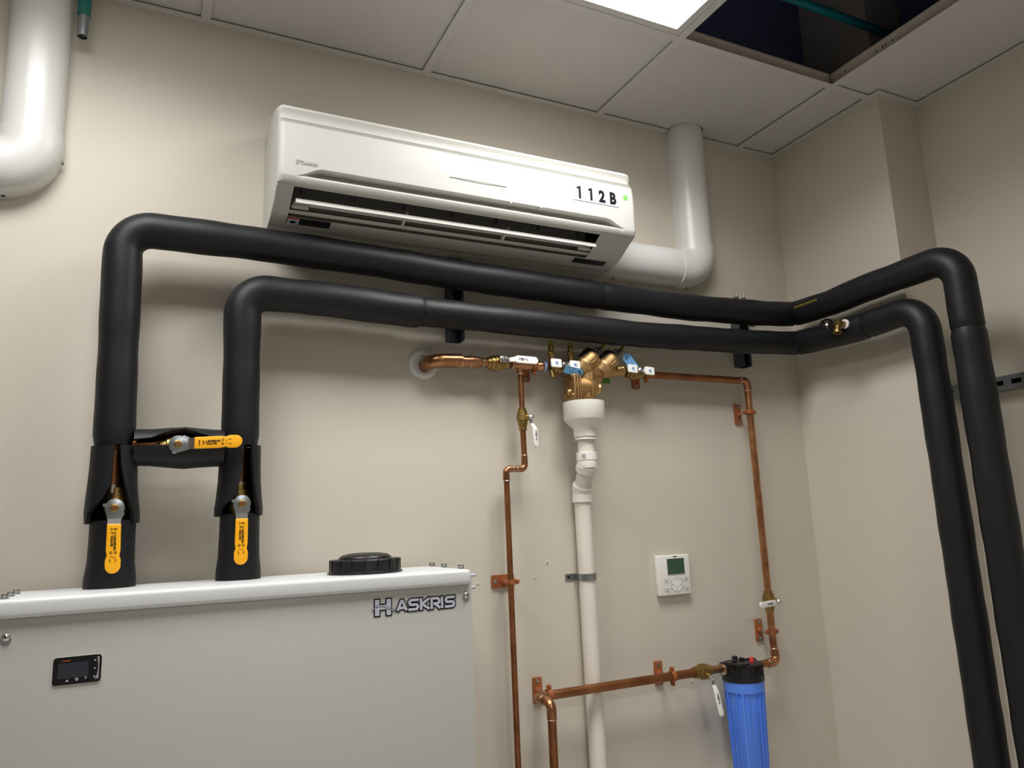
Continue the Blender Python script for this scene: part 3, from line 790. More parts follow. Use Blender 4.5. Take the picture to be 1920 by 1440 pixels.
def ball_valve(label, c, axis, stem, handle, hlen=0.075, hw=0.0085, br=0.0165, off=0.030, bend=0.010, kind='lever'):
    """White lever valve: body along axis, stem direction, handle direction."""
    c = Vector(c); A = Vector(axis).normalized(); N = Vector(stem).normalized(); H = Vector(handle).normalized(); W = N.cross(H).normalized()
    r = thing('ball_valve', c, label, 'valve', 'white-handled ball valves')
    MB().lathe(c, A, [(-0.030, br*0.78), (-0.022, br*0.80), (-0.021, br*0.96), (-0.012, br), (-0.011, br*1.12), (0.004, br*1.15), (0.005, br*0.98), (0.018, br*0.92), (0.019, br*0.78), (0.032, br*0.76)], 20).build('body', 'brass', r)
    MB().lathe(c+N*(br*0.8), N, [(0, 0.0085), (off-br*0.8-0.004, 0.0085), (off-br*0.8-0.002, 0.006)], 14).build('bonnet', 'brass', r)
    hp = c+N*off
    MB().lathe(hp-N*0.002, N, [(0, 0.0075), (0.0075, 0.0075), (0.009, 0.0055)], 6).cyl(hp+N*0.006, hp+N*0.0115, 0.0035, 12).build('stem_nut', 'chrome', r)
    if kind == 'lever':
        MB().prism([(-0.009, -0.007), (-0.004, -0.009), (0.012, -0.0075), (0.024, -0.006), (0.024, 0.006), (0.012, 0.0075), (-0.004, 0.009), (-0.009, 0.007)], hp, H, W, 0.002).build('handle_plate', 'chrome', r, bevel=0.0005)
        # grip: sloped shank, then flat paddle with a round tip
        sec = [(0.018, 0.0, 0.0060), (0.030, bend*0.85, 0.0068), (0.036, bend, hw), (hlen-0.012, bend, hw)]
        tip = [(hlen-0.012+hw*math.sin(t), bend, hw*math.cos(t)) for t in [PI*k/16 for k in range(1, 8)]]
        row = sec+tip; v = []; f = []
        for a, o, w_ in row:
            for s_, t_ in ((-1, 0.0), (-1, 0.0050), (1, 0.0050), (1, 0.0)): v.append(hp+H*a+N*(o+t_)+W*(w_*s_))
        n = len(row)
        for i in range(n-1): f += [(i*4+j, i*4+(j+1) % 4, (i+1)*4+(j+1) % 4, (i+1)*4+j) for j in range(4)]
        f += [(0, 1, 2, 3), tuple((n-1)*4+j for j in range(4))]
        g = MB().add(v, f).build('grip', 'vinyl', r, bevel=0.0012)
        face = hp+N*(bend+0.0050)
        ux, uy = H, W
        if ux.cross(uy).dot(N) < 0: uy = -uy
        print_marks('printed_marks', face, ux, uy, [(0.041, 0.002, 0.004, 0.0015), (0.041, -0.001, 0.004, 0.0015), (0.050, 0.0018, 0.012, 0.0030), (0.050, -0.0025, 0.009, 0.0018), (0.059, 0.0010, 0.002, 0.004), (0.0635, 0.0, 0.002, 0.006), (0.0665, 0.003, 0.001, 0.002), (0.0665, -0.003, 0.001, 0.002)] if hlen > 0.07 else
                    [(0.040, 0, 0.010, 0.004), (0.050, 0.001, 0.003, 0.005)], 'ink', g)
    else:
        MB().box(hp+N*0.001, (0.036, 0.012, 0.003), Matrix((H, W, N)).transposed()).build('handle_plate', 'chrome', r, bevel=0.0008)
        for s_ in (-1, 1):
            g = MB().prism(rrect(0.034, 0.0250, 0.004), hp+H*(0.0310*s_)+N*0.001, H, W, 0.0065).build('grip', 'vinyl', r, bevel=0.0012)
            ux, uy = H, W
            if ux.cross(uy).dot(N) < 0: uy = -uy
            print_marks('printed_marks', hp+H*(0.0310*s_)+N*0.0076, ux, uy, [(0.001, 0.0025, 0.010, 0.002), (-0.001, -0.0005, 0.007, 0.002), (0.002, -0.0035, 0.008, 0.0018)], 'printblue', g)
    return r
D_ = Vector((0, -1, 0))
ball_valve('white-handled lever valve on the supply pipe left of the copper tee', (-1.221, YC, zc), (1, 0, 0), (0.12, -1, 0.12), (1, -0.05, -0.03), hlen=0.100, hw=0.0105, br=0.0205, off=0.034)

# tee and union in front of the backflow preventer
r = thing('copper_tee', (-1.1478, YC, zc), 'copper tee and union between first lever valve and the backflow preventer', 'pipe fitting')
MB().cyl((-1.176, YC, zc), (-1.098, YC, zc), 0.0135, 20).build('run', 'copper', r)
MB().cyl((-1.1478, YC, zc), (-1.1478, YC, 1.824), 0.0098, 18).build('branch', 'copper', r)
MB().lathe((-1.100, YC, zc), (1, 0, 0), [(0, 0.0150), (0.006, 0.0155), (0.007, 0.0125), (0.014, 0.0150), (0.022, 0.0150), (0.023, 0.0115), (0.030, 0.0115)], 20).build('union', 'copper', r)
MB().lathe((-1.0725, YC, zc), (1, 0, 0), [(0, 0.0150), (0.006, 0.0150)], 20).build('union_ring', 'bluering', r)
rings(r, [((-1.174, YC, zc), X_, 0.0128), ((-1.098, YC, zc), X_, 0.0148), ((-1.1478, YC, 1.826), Z_, 0.0092)])

# thin branch pipe going down
r = thing('copper_pipe', (-1.2, YC, 0), 'thin copper branch pipe dropping from the tee with a jog to the left', 'pipe', 'copper pipes')
MB().cyl((-1.1478, YC, 1.826), (-1.1473, YC, 1.722), R16, 18).build('pipe', 'copper', r)
MB().cyl((-1.1473, YC, 1.672), (-1.1465, YC, 1.590), R16, 18).build('pipe', 'copperdull', r)
elbow([(-1.1465, YC, 1.594), (-1.1463, YC, 1.5570), (-1.172, YC, 1.5565)], 0.014, R16, r)
MB().cyl((-1.165, YC, 1.5568), (-1.190, YC, 1.5564), R16, 18).build('pipe', 'copper', r)
elbow([(-1.184, YC, 1.5566), (-1.2045, YC, 1.556), (-1.2043, YC, 1.524)], 0.014, R16, r)
MB().cyl((-1.2043, YC, 1.53), (-1.1992, YC, 0.0), R16, 18).build('pipe', 'copperdull', r)
ball_valve('white-handled lever valve on the thin copper branch pipe', (-1.1473, YC, 1.697), (0, 0, -1), (0.42, -1, 0.05), (0.03, -0.02, -1), hlen=0.090, hw=0.0085, br=0.0150, off=0.030)

# run to the right and drop
r = thing('copper_pipe', (-0.297, YC, 0.95), 'copper pipe from the backflow preventer right and down to the blue filter', 'pipe', 'copper pipes')
MB().cyl((-0.715, YC, 1.8485), (-0.318, YC, 1.8485), R22, 20).build('pipe', 'copperdull', r)
elbow([(-0.328, YC, 1.8485), (-0.2975, YC, 1.8485), (-0.2975, YC, 1.815)], 0.020, R22, r)
MB().cyl((-0.2975, YC, 1.820), (-0.2965, YC, 1.160), R22, 20).build('pipe', 'copper', r)
MB().cyl((-0.2965, YC, 1.115), (-0.2960, YC, 0.985), R22, 20).build('pipe', 'copper', r)
elbow([(-0.2960, YC, 0.992), (-0.2960, -0.066, 0.9530), (-0.334, -0.068, 0.9535)], 0.022, R22+0.001, r)
MB().cyl((-0.328, -0.068, 0.9535), (-0.385, -0.070, 0.9545), R22, 20).build('pipe', 'copper', r)
ball_valve('white-handled lever valve turned sideways on the right copper drop pipe', (-0.2964, YC, 1.137), (0, 0, -1), (0.15, -1, 0.0), (-1, -0.15, -0.03), hlen=0.104, hw=0.0090, br=0.0185, off=0.036, bend=0.004)

# lower pipe from the filter to the left and down
YL = -0.070
r = thing('copper_pipe', (-1.132, -0.135, 0), 'copper pipe running left from the blue filter across the white drain pipe', 'pipe', 'copper pipes')
zl = 0.9590
MB().cyl((-0.508, YL, zl), (-0.565, YL, zl), R22, 20).build('pipe', 'copper', r)
MB().cyl((-0.620, YL, zl), (-1.118, YL, zl-0.001), R22+0.001, 20).build('pipe', 'copperdull', r)
elbow([(-1.112, YL, zl-0.001), (-1.1460, YL, zl-0.001), (-1.1440, -0.106, zl-0.002)], 0.018, R22, r, m_='copper')
elbow([(-1.1440, -0.098, zl-0.002), (-1.1405, -0.140, zl-0.002), (-1.1405, -0.140, zl-0.043)], 0.024, R22, r)
MB().cyl((-1.1405, -0.140, zl-0.036), (-1.1405, -0.140, 0.0), R22, 20).build('pipe', 'copperdull', r)
ball_valve('white-handled lever valve hanging down at the left inlet of the blue filter', (-0.594, YL, zl), (-1, 0, 0), (0.10, -1, -0.35), (0.10, -0.10, -1), hlen=0.104, hw=0.0085, br=0.0200, off=0.038, bend=0.006)

# ---------------------------------------------------------------- pipe hangers
def hanger(label, x, z, pz, py, pipe_r, vert_plate=True, vert_pipe=True):
    r = thing('pipe_hanger', (x, 0, z), label, 'bracket', 'copper-coloured pipe hangers')
    w_, h = (0.027, 0.068) if vert_plate else (0.068, 0.034)
    MB().prism(rrect(w_, h, 0.003, 3), (x, -0.0003, z), X_, Z_, 0.007).build('wall_plate', 'hanger', r, bevel=0.0012)
    for s_ in (-1, 1):
        p = (x, -0.0073, z+s_*0.025) if vert_plate else (x+s_*0.024, -0.0073, z)
        MB().lathe(p, D_, [(0, 0.0055), (0.0015, 0.0050), (0.0022, 0.0028), (0.0012, 0.0012)], 14).build('screw', 'zinc', r)
    MB().lathe((x, -0.0070, z), D_, [(0, 0.0095), (0.010, 0.0085), (0.011, 0.006)], 14).build('boss', 'hanger', r)
    MB().cyl((x, -0.012, z), (x, py+pipe_r-0.001, pz), 0.0048, 12).build('rod', 'chrome', r)
    ax = Z_ if vert_pipe else X_
    hw = 0.0065
    b = MB().lathe(Vector((x, py, pz))-ax*hw, ax, [(0, pipe_r+0.0005), (0, pipe_r+0.0035), (2*hw, pipe_r+0.0035), (2*hw, pipe_r+0.0005)], 24, cap0=False, cap1=False)
    b.build('split_ring', 'hanger', r)
    acr = X_ if vert_pipe else Z_
    for s_ in (-1, 1):
        c = Vector((x, py, pz))+acr*(s_*(pipe_r+0.0085))
        MB().lathe(c-D_*0.0042, D_, [(0, 0.0062), (0.0084, 0.0062)], 14).build('ring_ear', 'hanger', r, bevel=0.0008)
        MB().lathe(c+D_*0.0042, D_, [(0, 0.0040), (0.0030, 0.0036)], 10).build('ear_screw', 'hanger', r)
    return r
hanger('copper-coloured pipe hanger behind the copper tee left of the backflow preventer', -1.1035, 1.850, 1.853, YC, 0.0135, vert_pipe=False)
hanger('copper-coloured pipe hanger just right of the backflow preventer', -0.7105, 1.847, 1.8485, YC, R22, vert_pipe=False)
hanger('copper-coloured pipe hanger high on the right copper drop pipe', -0.2995, 1.7425, 1.7430, YC, R22)
hanger('copper-coloured pipe hanger low on the right copper drop pipe above the filter', -0.2975, 1.0430, 1.0430, YC, R22)
hanger('copper-coloured pipe hanger on the lower pipe just left of the filter valve', -0.7030, 0.9580, zl, YL, R22+0.001, vert_pipe=False)
hanger('copper-coloured pipe hanger at the elbow of the lower copper pipe', -1.1080, 0.9600, zl, YL, R22+0.001, vert_pipe=False)
hanger('copper-coloured pipe hanger with sideways plate on the thin branch pipe beside the cabinet', -1.2005, 1.2550, 1.2550, YC, R16, vert_plate=False)

# ================================================================ BACKFLOW PREVENTER
YB = -0.072; ZB = 1.851
r = thing('backflow_preventer', (-0.92, YB, ZB), 'cast bronze backflow preventer with two slanted check bodies above the white funnel', 'valve')
b = MB()
b.lathe((-0.990, YB, ZB), (1, 0, 0), [(0, 0.0150), (0.004, 0.0190), (0.018, 0.0190), (0.024, 0.0230), (0.060, 0.0255), (0.110, 0.0255), (0.140, 0.0215), (0.160, 0.0180), (0.172, 0.0155), (0.186, 0.0155)], 28)
b.build('main_body', 'bronze', r)
du = Vector((0.74, -0.10, 0.66)).normalized()
for k, (bx, bz) in enumerate(((-0.9570, 1.8500), (-0.8885, 1.8490))):
    o = Vector((bx, YB-0.010, bz))
    q = MB().lathe(o-du*0.010, du, [(0, 0.0210), (0.018, 0.0262), (0.021, 0.0285), (0.026, 0.0285), (0.028, 0.0272), (0.056, 0.0272), (0.065, 0.0245), (0.072, 0.0170), (0.075, 0.0070)], 28)
    q.build('check_body', 'bronze', r)
    # raised oval pad with cast frame on the front of each check body
    e1 = du; e2 = Vector((0, -1, 0)).cross(du).normalized()
    nrm = (Vector((0, -1, 0))-du*Vector((0, -1, 0)).dot(du)).normalized()
    MB().tube([o+du*(0.033+0.026*max(-1, min(1, 1.3*math.cos(t)))*0.5)+e2*(0.0055*math.sin(t))+nrm*0.0272 for t in [2*PI*i/24 for i in range(25)]], 0.0009, 8).build('cast_frame', 'bronze', r)
    # black shell on the upper rear, standing for dark reflections on the bronze
    MB().lathe(o+du*0.024-nrm*0.006+e2*(0.010 if e2.z > 0 else -0.010), du, [(0, 0.0190), (0.004, 0.0232), (0.032, 0.0232), (0.038, 0.019)], 24).build('check_cover', 'label', r)
    # test cock on the dome
    tc = o+du*0.060
    MB().cyl(tc, tc+du*0.034, 0.0075, 14).lathe(tc+du*0.014+e2*0.0, -e2 if e2.z < 0 else e2, [(0, 0.0065), (0.011, 0.0065), (0.012, 0.0095), (0.016, 0.0095)], 8).build('test_cock', 'darkzinc', r)
    MB().cyl(tc+du*0.032, tc+du*0.047, 0.0070, 14).build('test_cap', 'olive', r)
# relief valve hanging below: flange stack facing left, bell to the right, spout down
rz = ZB-0.056
for xa, xb, hy_, hz_ in ((-0.9960, -0.9885, 0.0300, 0.0365), (-0.9860, -0.9800, 0.0310, 0.0375), (-0.9775, -0.9720, 0.0310, 0.0375)):
    MB().prism(rrect(2*hy_, 2*hz_, 0.009), (xb, YB, rz), (0, 1, 0), Z_, xa-xb).build('relief_flange', 'bronze', r, bevel=0.0012)
MB().lathe((-0.9890, YB, rz), X_, [(0, 0.0270), (0.018, 0.0285), (0.040, 0.0305), (0.062, 0.0300), (0.078, 0.0260), (0.088, 0.0180), (0.090, 0.0)], 28).build('relief_body', 'bronze', r)
MB().lathe((-0.9360, YB, ZB-0.010), (0, 0, -1), [(0, 0.0290), (0.040, 0.0270), (0.074, 0.0250), (0.088, 0.0215), (0.090, 0.0190), (0.090, 0.0140), (0.075, 0.0130)], 28).build('relief_spout', 'bronze', r)
MB().lathe((-0.9360, YB, ZB-0.0990), (0, 0, 1), [(0, 0.0138), (0.001, 0.0138)], 20).build('spout_bore', 'black', r)
MB().prism([(-0.030, 0.0), (0.058, 0.012), (0.030, -0.026), (0.014, -0.056), (-0.010, -0.060)], (-0.920, YB-0.012, ZB-0.014), X_, Z_, -0.020).build('relief_web', 'bronze', r, bevel=0.003)
MB().bb(-0.9400, -0.9345, YB-0.0350, YB-0.020, rz-0.030, rz+0.040).build('cast_rib', 'bronze', r, bevel=0.0015)
MB().lathe((-0.904, YB-0.010, rz-0.004), (0.8, -0.6, -0.1), [(-0.012, 0.0150), (0.010, 0.0150), (0.012, 0.012)], 16).build('relief_boss', 'bronze', r)
for sy in (-1, 1):
    for sz in (-1, 1):
        MB().lathe((-0.9960, YB+0.0215*sy, rz+0.0285*sz), (-1, 0, 0), [(0, 0.0048), (0.004, 0.0048), (0.005, 0.0035)], 6).build('bolt', 'bronze', r)
MB().lathe((-0.9960, YB, rz-0.016), (-1, 0, 0), [(0, 0.0095), (0.005, 0.0080), (0.008, 0.005)], 18).build('flange_plug', 'bronze', r)
for x, zz in ((-1.0505, 0.0), (-0.9855, 0.002)):          # upright test cocks at the inlet
    MB().lathe((x, YB, ZB+0.012), Z_, [(0, 0.0078), (0.020, 0.0078), (0.022, 0.0090), (0.046, 0.0085), (0.054, 0.0070)], 14).lathe((x-0.003, YB-0.004, ZB+0.042), (-0.7, -0.7, 0), [(0, 0.0065), (0.009, 0.0065), (0.011, 0.004)], 8).build('test_cock', 'brass', r)
    MB().cyl((x, YB, ZB+0.062), (x, YB, ZB+0.077), 0.0072, 16).build('test_cap', 'olive', r)
MB().lathe((-1.050, YB, ZB-0.012), (0.05, -0.2, -1), [(0, 0.008), (0.012, 0.008), (0.013, 0.0105), (0.021, 0.0105), (0.023, 0.008)], 16).build('drain_plug', 'brass', r)
MB().lathe((-0.826, YB-0.022, ZB+0.002), (0.9, -0.4, 0.05), [(-0.01, 0.0060), (0.002, 0.0060), (0.003, 0.0078), (0.008, 0.0078)], 14).build('side_plug', 'brass', r)
ball_valve('white tee-handled shut-off valve left of the backflow preventer', (-1.022, YB+0.008, ZB), (1, 0, 0), (0, -1, 0.08), (1, 0, -0.03), br=0.0175, off=0.034, kind='tee')
ball_valve('white tee-handled shut-off valve right of the backflow preventer', (-0.758, YB+0.008, ZB-0.002), (1, 0, 0), (0, -1, 0.08), (1, 0, -0.06), br=0.0175, off=0.034, kind='tee')
# blue paper tags
def blue_tag(label, c, along, across, L_, W_, lx):
    c = Vector(c); A = Vector(along).normalized(); B = Vector(across); B = (B-A*B.dot(A)).normalized(); N = A.cross(B)
    if N.y > 0: B = -B; N = -N
    o = MB().prism([(-L_/2, -W_/2), (L_/2-0.008, -W_/2), (L_/2, -W_/2+0.008), (L_/2, W_/2-0.008), (L_/2-0.008, W_/2), (-L_/2, W_/2)], c, A, B, 0.0006)
    t = thing('blue_tag', c, label, 'tag', 'blue tags on the backflow preventer valves')
    o.build('tag_sheet', 'tagblue', t, smooth=0)
    text('lettering', 'LF', c+A*lx+N*0.0006, B, -A, 0.012, 0.010, 'ink', t, bold=0.01)
    print_marks('printed_lines', c+N*0.0006, A, B, [(-0.004, 0.008, 0.014, 0.0022), (-0.006, -0.004, 0.010, 0.0010), (-0.006, -0.007, 0.010, 0.0010), (-0.006, -0.001, 0.010, 0.0010), (-0.016, 0.008, 0.006, 0.002)], 'printblue', t)
    return t
blue_tag('blue tag lettered LF standing up behind the right tee-handled valve', (-0.792, -0.096, 1.876), (-0.62, 0.0, 0.75), (0.6, -0.25, 0.5), 0.058, 0.026, 0.017)
blue_tag('blue tag lettered LF lying under the left tee-handled valve', (-0.996, -0.102, 1.835), (0.95, -0.18, -0.22), (0.15, -0.55, 0.6), 0.058, 0.024, 0.018)
tag(MB().bb(-0.848, -0.805, -0.0012, -0.0003, 1.826, 1.844).build('wall_tape', 'tape', smooth=0), 'small strip of green tape on the wall behind the backflow preventer', 'tape')

# ================================================================ WHITE DRAIN
r = thing('drain_pipe', (-0.943, -0.03, 0), 'white plastic drain pipe with open funnel below the bronze backflow preventer', 'drain pipe')
fx, fy = -0.9555, -0.080
MB().lathe((fx, fy, 1.638), Z_, [(0, 0.0335), (0.004, 0.0305), (0.0085, 0.0305), (0.0085, 0.0340), (0.030, 0.0340), (0.0345, 0.0370), (0.056, 0.0585), (0.058, 0.0600), (0.110, 0.0608), (0.110, 0.0570), (0.058, 0.0560), (0.035, 0.030), (0.010, 0.0220)], 40).build('funnel', 'pvc', r, smooth=40)
px_, py_ = -0.9475, -0.030
path = [(fx, fy, 1.640), (fx, fy, 1.568), (px_, py_, 1.493), (px_, py_, 1.455)]
MB().tube(fillet(path, 0.02, 5), 0.0242, 26).build('offset_pipe', 'pvcpipe', r)
MB().cyl((px_, py_, 1.470), (-0.9405, py_, 0.0), 0.0242, 28).build('pipe', 'pvcpipe', r)
dirn = (Vector(path[2])-Vector(path[1])).normalized()
for c, ax, h in (((fx, fy, 1.590), Vector((0, 0, -1)), 0.024), (Vector(path[1])+dirn*0.012, dirn, 0.022), (Vector(path[2])-dirn*0.012, dirn, 0.022), ((px_, py_, 1.473), Vector((0, 0, -1)), 0.024)):
    c = Vector(c)
    MB().lathe(c-ax*h/2, ax, [(0, 0.0268), (0.001, 0.0298), (h-0.001, 0.0298), (h, 0.0268)], 28).build('coupling', 'pvc', r)
for c, in ((Vector((fx, fy, 1.570)),), (Vector((px_, py_, 1.490)),)):
    MB().lathe(c-Z_*0.014, Z_, [(0, 0.0265), (0.007, 0.0282), (0.021, 0.0282), (0.028, 0.0265)], 28).build('elbow_body', 'pvc', r)
print_marks('printed_marks', (fx-0.0218, fy-0.0206, 1.590), (0.72, -0.69, 0), Z_, [(0.0, 0.004, 0.012, 0.0012), (0.0, 0.000, 0.012, 0.002), (0.001, -0.005, 0.010, 0.003)], 'grey', r)
st = thing('pipe_strap', (-0.985, 0, 1.2515), 'grey metal strap holding the white drain pipe to the wall', 'strap')
cxs = -0.9460
arcp = [(cxs-0.056, -0.0016), (cxs-0.0285, -0.0016), (cxs-0.0262, -0.006)]+[(cxs+0.0262*math.cos(t), -0.030-0.0262*math.sin(t)) for t in [PI-PI*k/16 for k in range(17)]]+[(cxs+0.0262, -0.0010)]
mb = MB(); v = []; f = []; n = len(arcp)
for i, (x, y) in enumerate(arcp):
    a = Vector(arcp[max(i-1, 0)]); b_ = Vector(arcp[min(i+1, n-1)]); d = (b_-a).normalized(); nn = Vector((d.y, -d.x))
    if nn.dot(Vector((x-cxs, y+0.03))) < 0 and 0 < i: nn = -nn
    if i < 2: nn = Vector((0, -1))
    for z in (1.2425, 1.2605):
        v += [(x, y, z), (x+nn.x*0.0016, y+nn.y*0.0016, z)]
for i in range(n-1):
    a = i*4; c = a+4
    f += [(a, a+2, c+2, c), (a+1, c+1, c+3, a+3), (a, c, c+1, a+1), (a+2, a+3, c+3, c+2)]
f += [(0, 1, 3, 2), ((n-1)*4, (n-1)*4+2, (n-1)*4+3, (n-1)*4+1)]
mb.add(v, f).build('band', 'zinc', st)
MB().lathe((cxs-0.046, -0.0034, 1.2515), D_, [(0, 0.0045), (0.0006, 0.0045)], 12).build('screw_hole', 'black', st)

# ================================================================ WALL REMOTE / THERMOSTAT
r = thing('thermostat', (-0.620, 0, 1.175), 'white wall remote controller with dark green screen and round button pad', 'thermostat')
tx0, tx1, tz0, tz1, ty = -0.6875, -0.5655, 1.1765, 1.2955, -0.018
b = MB().bb(tx0, tx1, ty, -0.0003, tz0, tz1)
b.build('case', 'white', r, bevel=0.0035, seg=3)
MB().prism(rrect(0.0670, 0.0490, 0.001, 2), (-0.6205, ty-0.0002, 1.2615), X_, Z_, 0.0012).build('screen_frame', 'whitegloss', r, smooth=0)
sc = MB().prism(rrect(0.0640, 0.0460, 0.0005, 2), (-0.6205, ty-0.0010, 1.2615), X_, Z_, 0.0010).build('screen', 'lcd', r, smooth=0)
text('lettering', 'DAIKIN', (-0.6210, ty-0.0002, 1.2905), X_, Z_, 0.0150, 0.0030, 'ink', r, bold=0.03)
cx, cz = -0.6205, 1.2070
MB().torus((cx, ty-0.0002, cz), (0, 1, 0), 0.0218, 0.0006, 36, 6).torus((cx, ty-0.0002, cz), (0, 1, 0), 0.0082, 0.0006, 24, 6).build('pad_groove', 'grey', r)
MB().lathe((cx, ty, cz), D_, [(0, 0.0213), (0.0010, 0.0209)], 36).build('button_pad', 'white', r)
MB().lathe((cx, ty-0.0008, cz), D_, [(0, 0.0078), (0.0012, 0.0074)], 24).build('centre_button', 'white', r)
ar = MB(); yy = ty-0.0012
for dx, dz in ((0, 1), (0, -1), (1, 0), (-1, 0)):
    q = 0.0158
    tip = (cx+dx*(q+0.0016), cz+dz*(q+0.0016)); bs = (cx+dx*(q-0.0016), cz+dz*(q-0.0016))
    ar.prism([(tip[0], tip[1]), (bs[0]-dz*0.0016, bs[1]+dx*0.0016), (bs[0]+dz*0.0016, bs[1]-dx*0.0016)], (0, yy, 0), X_, Z_, 0.0005)
ar.build('arrow_marks', 'ink', r, smooth=0)
def key(x, z, s, col):
    bt = MB()
    pts_ = [(x+p[0], ty-0.0002, z+p[1]) for p in rrect(0.0270, 0.0110, 0.0050, 5)]
    bt.tube(pts_+[pts_[0]], 0.00035, 6)
    k = bt.build('button_outline', 'grey', r)
    return k
for x, z, s, col in ((-0.6545, 1.2190, 'Mode', 'grey'), (-0.5865, 1.2195, 'On/Off', 'greenink'), (-0.6545, 1.1920, 'Fan\nSpeed', 'grey'), (-0.5865, 1.1920, 'Cancel', 'grey')):
    k = key(x, z, s, col)
    text('lettering', s, (x+(-0.002 if x < -0.63 else 0.002), ty-0.0001, z), X_, Z_, 0.0110, 0.0070 if '\n' in s else 0.0030, col, k)

# ================================================================ BLUE WATER FILTER
fx, fy = -0.4530, -0.085
r = thing('water_filter', (fx, fy, 0.68), 'ribbed blue water filter housing with black cap and red button', 'filter')
ztop = 0.9790
capr = 0.0605
MB().lathe((fx, fy, 0.9220), Z_, [(0, capr), (0.0005, capr+0.0012), (0.0150, capr+0.0012), (0.0155, capr-0.0012), (0.046, capr-0.0035), (0.050, capr-0.0070), (0.0505, 0.02)], 44).build('cap', 'black', r, smooth=35)
mb = MB()
for k in range(30):
    t = 2*PI*k/30; d = Vector((math.cos(t), math.sin(t), 0))
    if abs(d.x) > 0.93: continue
    mb.box(Vector((fx, fy, 0.9540))+d*(capr-0.0025), (0.0055, 0.0030, 0.0300), Matrix.Rotation(t, 3, 'Z'))
mb.build('cap_ribs', 'black', r, smooth=0)
for s_ in (-1, 1):
    p = Vector((fx+s_*0.036, fy+0.015, 0.9560))
    MB().lathe(p, (s_, 0, 0), [(0, 0.0215), (0.0245, 0.0215), (0.0250, 0.0200)], 24).build('port', 'black', r)
    MB().lathe((fx+s_*0.0606, fy+0.015, 0.9560), (s_, 0, 0), [(0, 0.0165), (0.003, 0.0165), (0.004, 0.0125)], 24).build('port_seal', 'solder', r)
MB().bb(fx-0.058, fx-0.014, fy-0.050, fy+0.02, 0.9700, 0.9775).build('bracket_pad', 'black', r, bevel=0.002)
for x, y in ((fx-0.040, fy-0.012), (fx+0.004, fy+0.004), (fx+0.006, fy+0.036)):
    MB().lathe((x, y, 0.970), Z_, [(0, 0.0085), (0.013, 0.0085), (0.0145, 0.0070), (0.0145, 0.003), (0.012, 0.003)], 14).build('bracket_bolt', 'black', r)
MB().lathe((fx+0.024, fy-0.016, 0.970), Z_, [(0, 0.0075), (0.014, 0.0075), (0.0165, 0.0060)], 18).build('vent_button', 'red', r)
MB().lathe((fx, fy, 0.892), Z_, [(0, 0.0545), (0.001, capr-0.0015), (0.0300, capr-0.0005), (0.0305, 0.050)], 44).build('collar', 'blue', r)
MB().lathe((fx, fy, 0.668), Z_, [(0, 0.046), (0.004, 0.0490), (0.224, 0.0535)], 44).build('bowl', 'blue', r)
for k in range(20):
    t = 2*PI*(k+0.3)/20; d = Vector((math.cos(t), math.sin(t), 0)); sd = Vector((-d.y, d.x, 0))
    w_ = 0.0030 if k % 4 else 0.0075; top_ = 0.893 if k % 4 != 2 else 0.855
    c0 = Vector((fx, fy, 0.672)); v = []
    for z, ro in ((0.0, 0.0512), (top_-0.672, 0.0590)):
        for s_ in (-1, 1):
            for q in (ro-0.008, ro): v.append(c0+Z_*z+d*q+sd*(w_/2*s_))
    MB().add(v, [(0, 1, 3, 2), (4, 6, 7, 5), (0, 4, 5, 1), (2, 3, 7, 6), (0, 2, 6, 4), (1, 5, 7, 3)]).build('bowl_rib', 'blue', r, bevel=0.0008, smooth=0)
MB().lathe((fx, fy, 0.662), Z_, [(0, 0.040), (0.002, 0.046), (0.008, 0.0500), (0.012, 0.0500), (0.013, 0.046)], 36).build('bowl_foot', 'blue', r)

# ================================================================ HOSE BIB ON THE LOWER PIPE
r = thing('drain_cock', (-0.142, -0.330, 1.975), 'small brass drain valve with black wheel handle on the lower black pipe at the column', 'valve')
hy, hz = -0.338, 1.9830
MB().cyl((-0.110, hy-0.010, hz), (-0.168, hy-0.010, hz), 0.0085, 16).build('shank', 'brass', r)
MB().lathe((-0.143, hy-0.010, hz), (-1, 0, 0), [(0, 0.0150), (0.006, 0.0150)], 20).build('white_washer', 'white', r)
MB().lathe((-0.168, hy-0.014, hz), (0, 1, 0), [(-0.004, 0.0060), (0, 0.0115), (0.020, 0.0115), (0.024, 0.0085), (0.036, 0.0070)], 18).build('body', 'brass', r)
MB().lathe((-0.170, hy-0.004, hz-0.004), (-0.25, 0, -1), [(0, 0.0085), (0.012, 0.0095), (0.018, 0.0125), (0.026, 0.0130), (0.026, 0.0100), (0.018, 0.0085)], 20).build('spout', 'brass', r)
hc = Vector((-0.186, hy+0.024, hz+0.002)); ha = Vector((-0.80, -0.60, 0.05)).normalized()
w_ = MB().torus(hc, ha, 0.0175, 0.0034, 30, 8)
a_, u_, v_ = basis(ha)
for k in range(8):
    t = 2*PI*k/8; d = u_*math.cos(t)+v_*math.sin(t); w_.cyl(hc+d*0.003, hc+d*0.0175, 0.0022, 8).lathe(hc+d*0.0175-ha*0.003, ha, [(0, 0.0048), (0.006, 0.0048)], 8)
w_.build('wheel_handle', 'gloss', r)
MB().lathe(hc-ha*0.002, ha, [(0, 0.0068), (0.006, 0.0064), (0.009, 0.004)], 14).build('wheel_screw', 'solder', r)

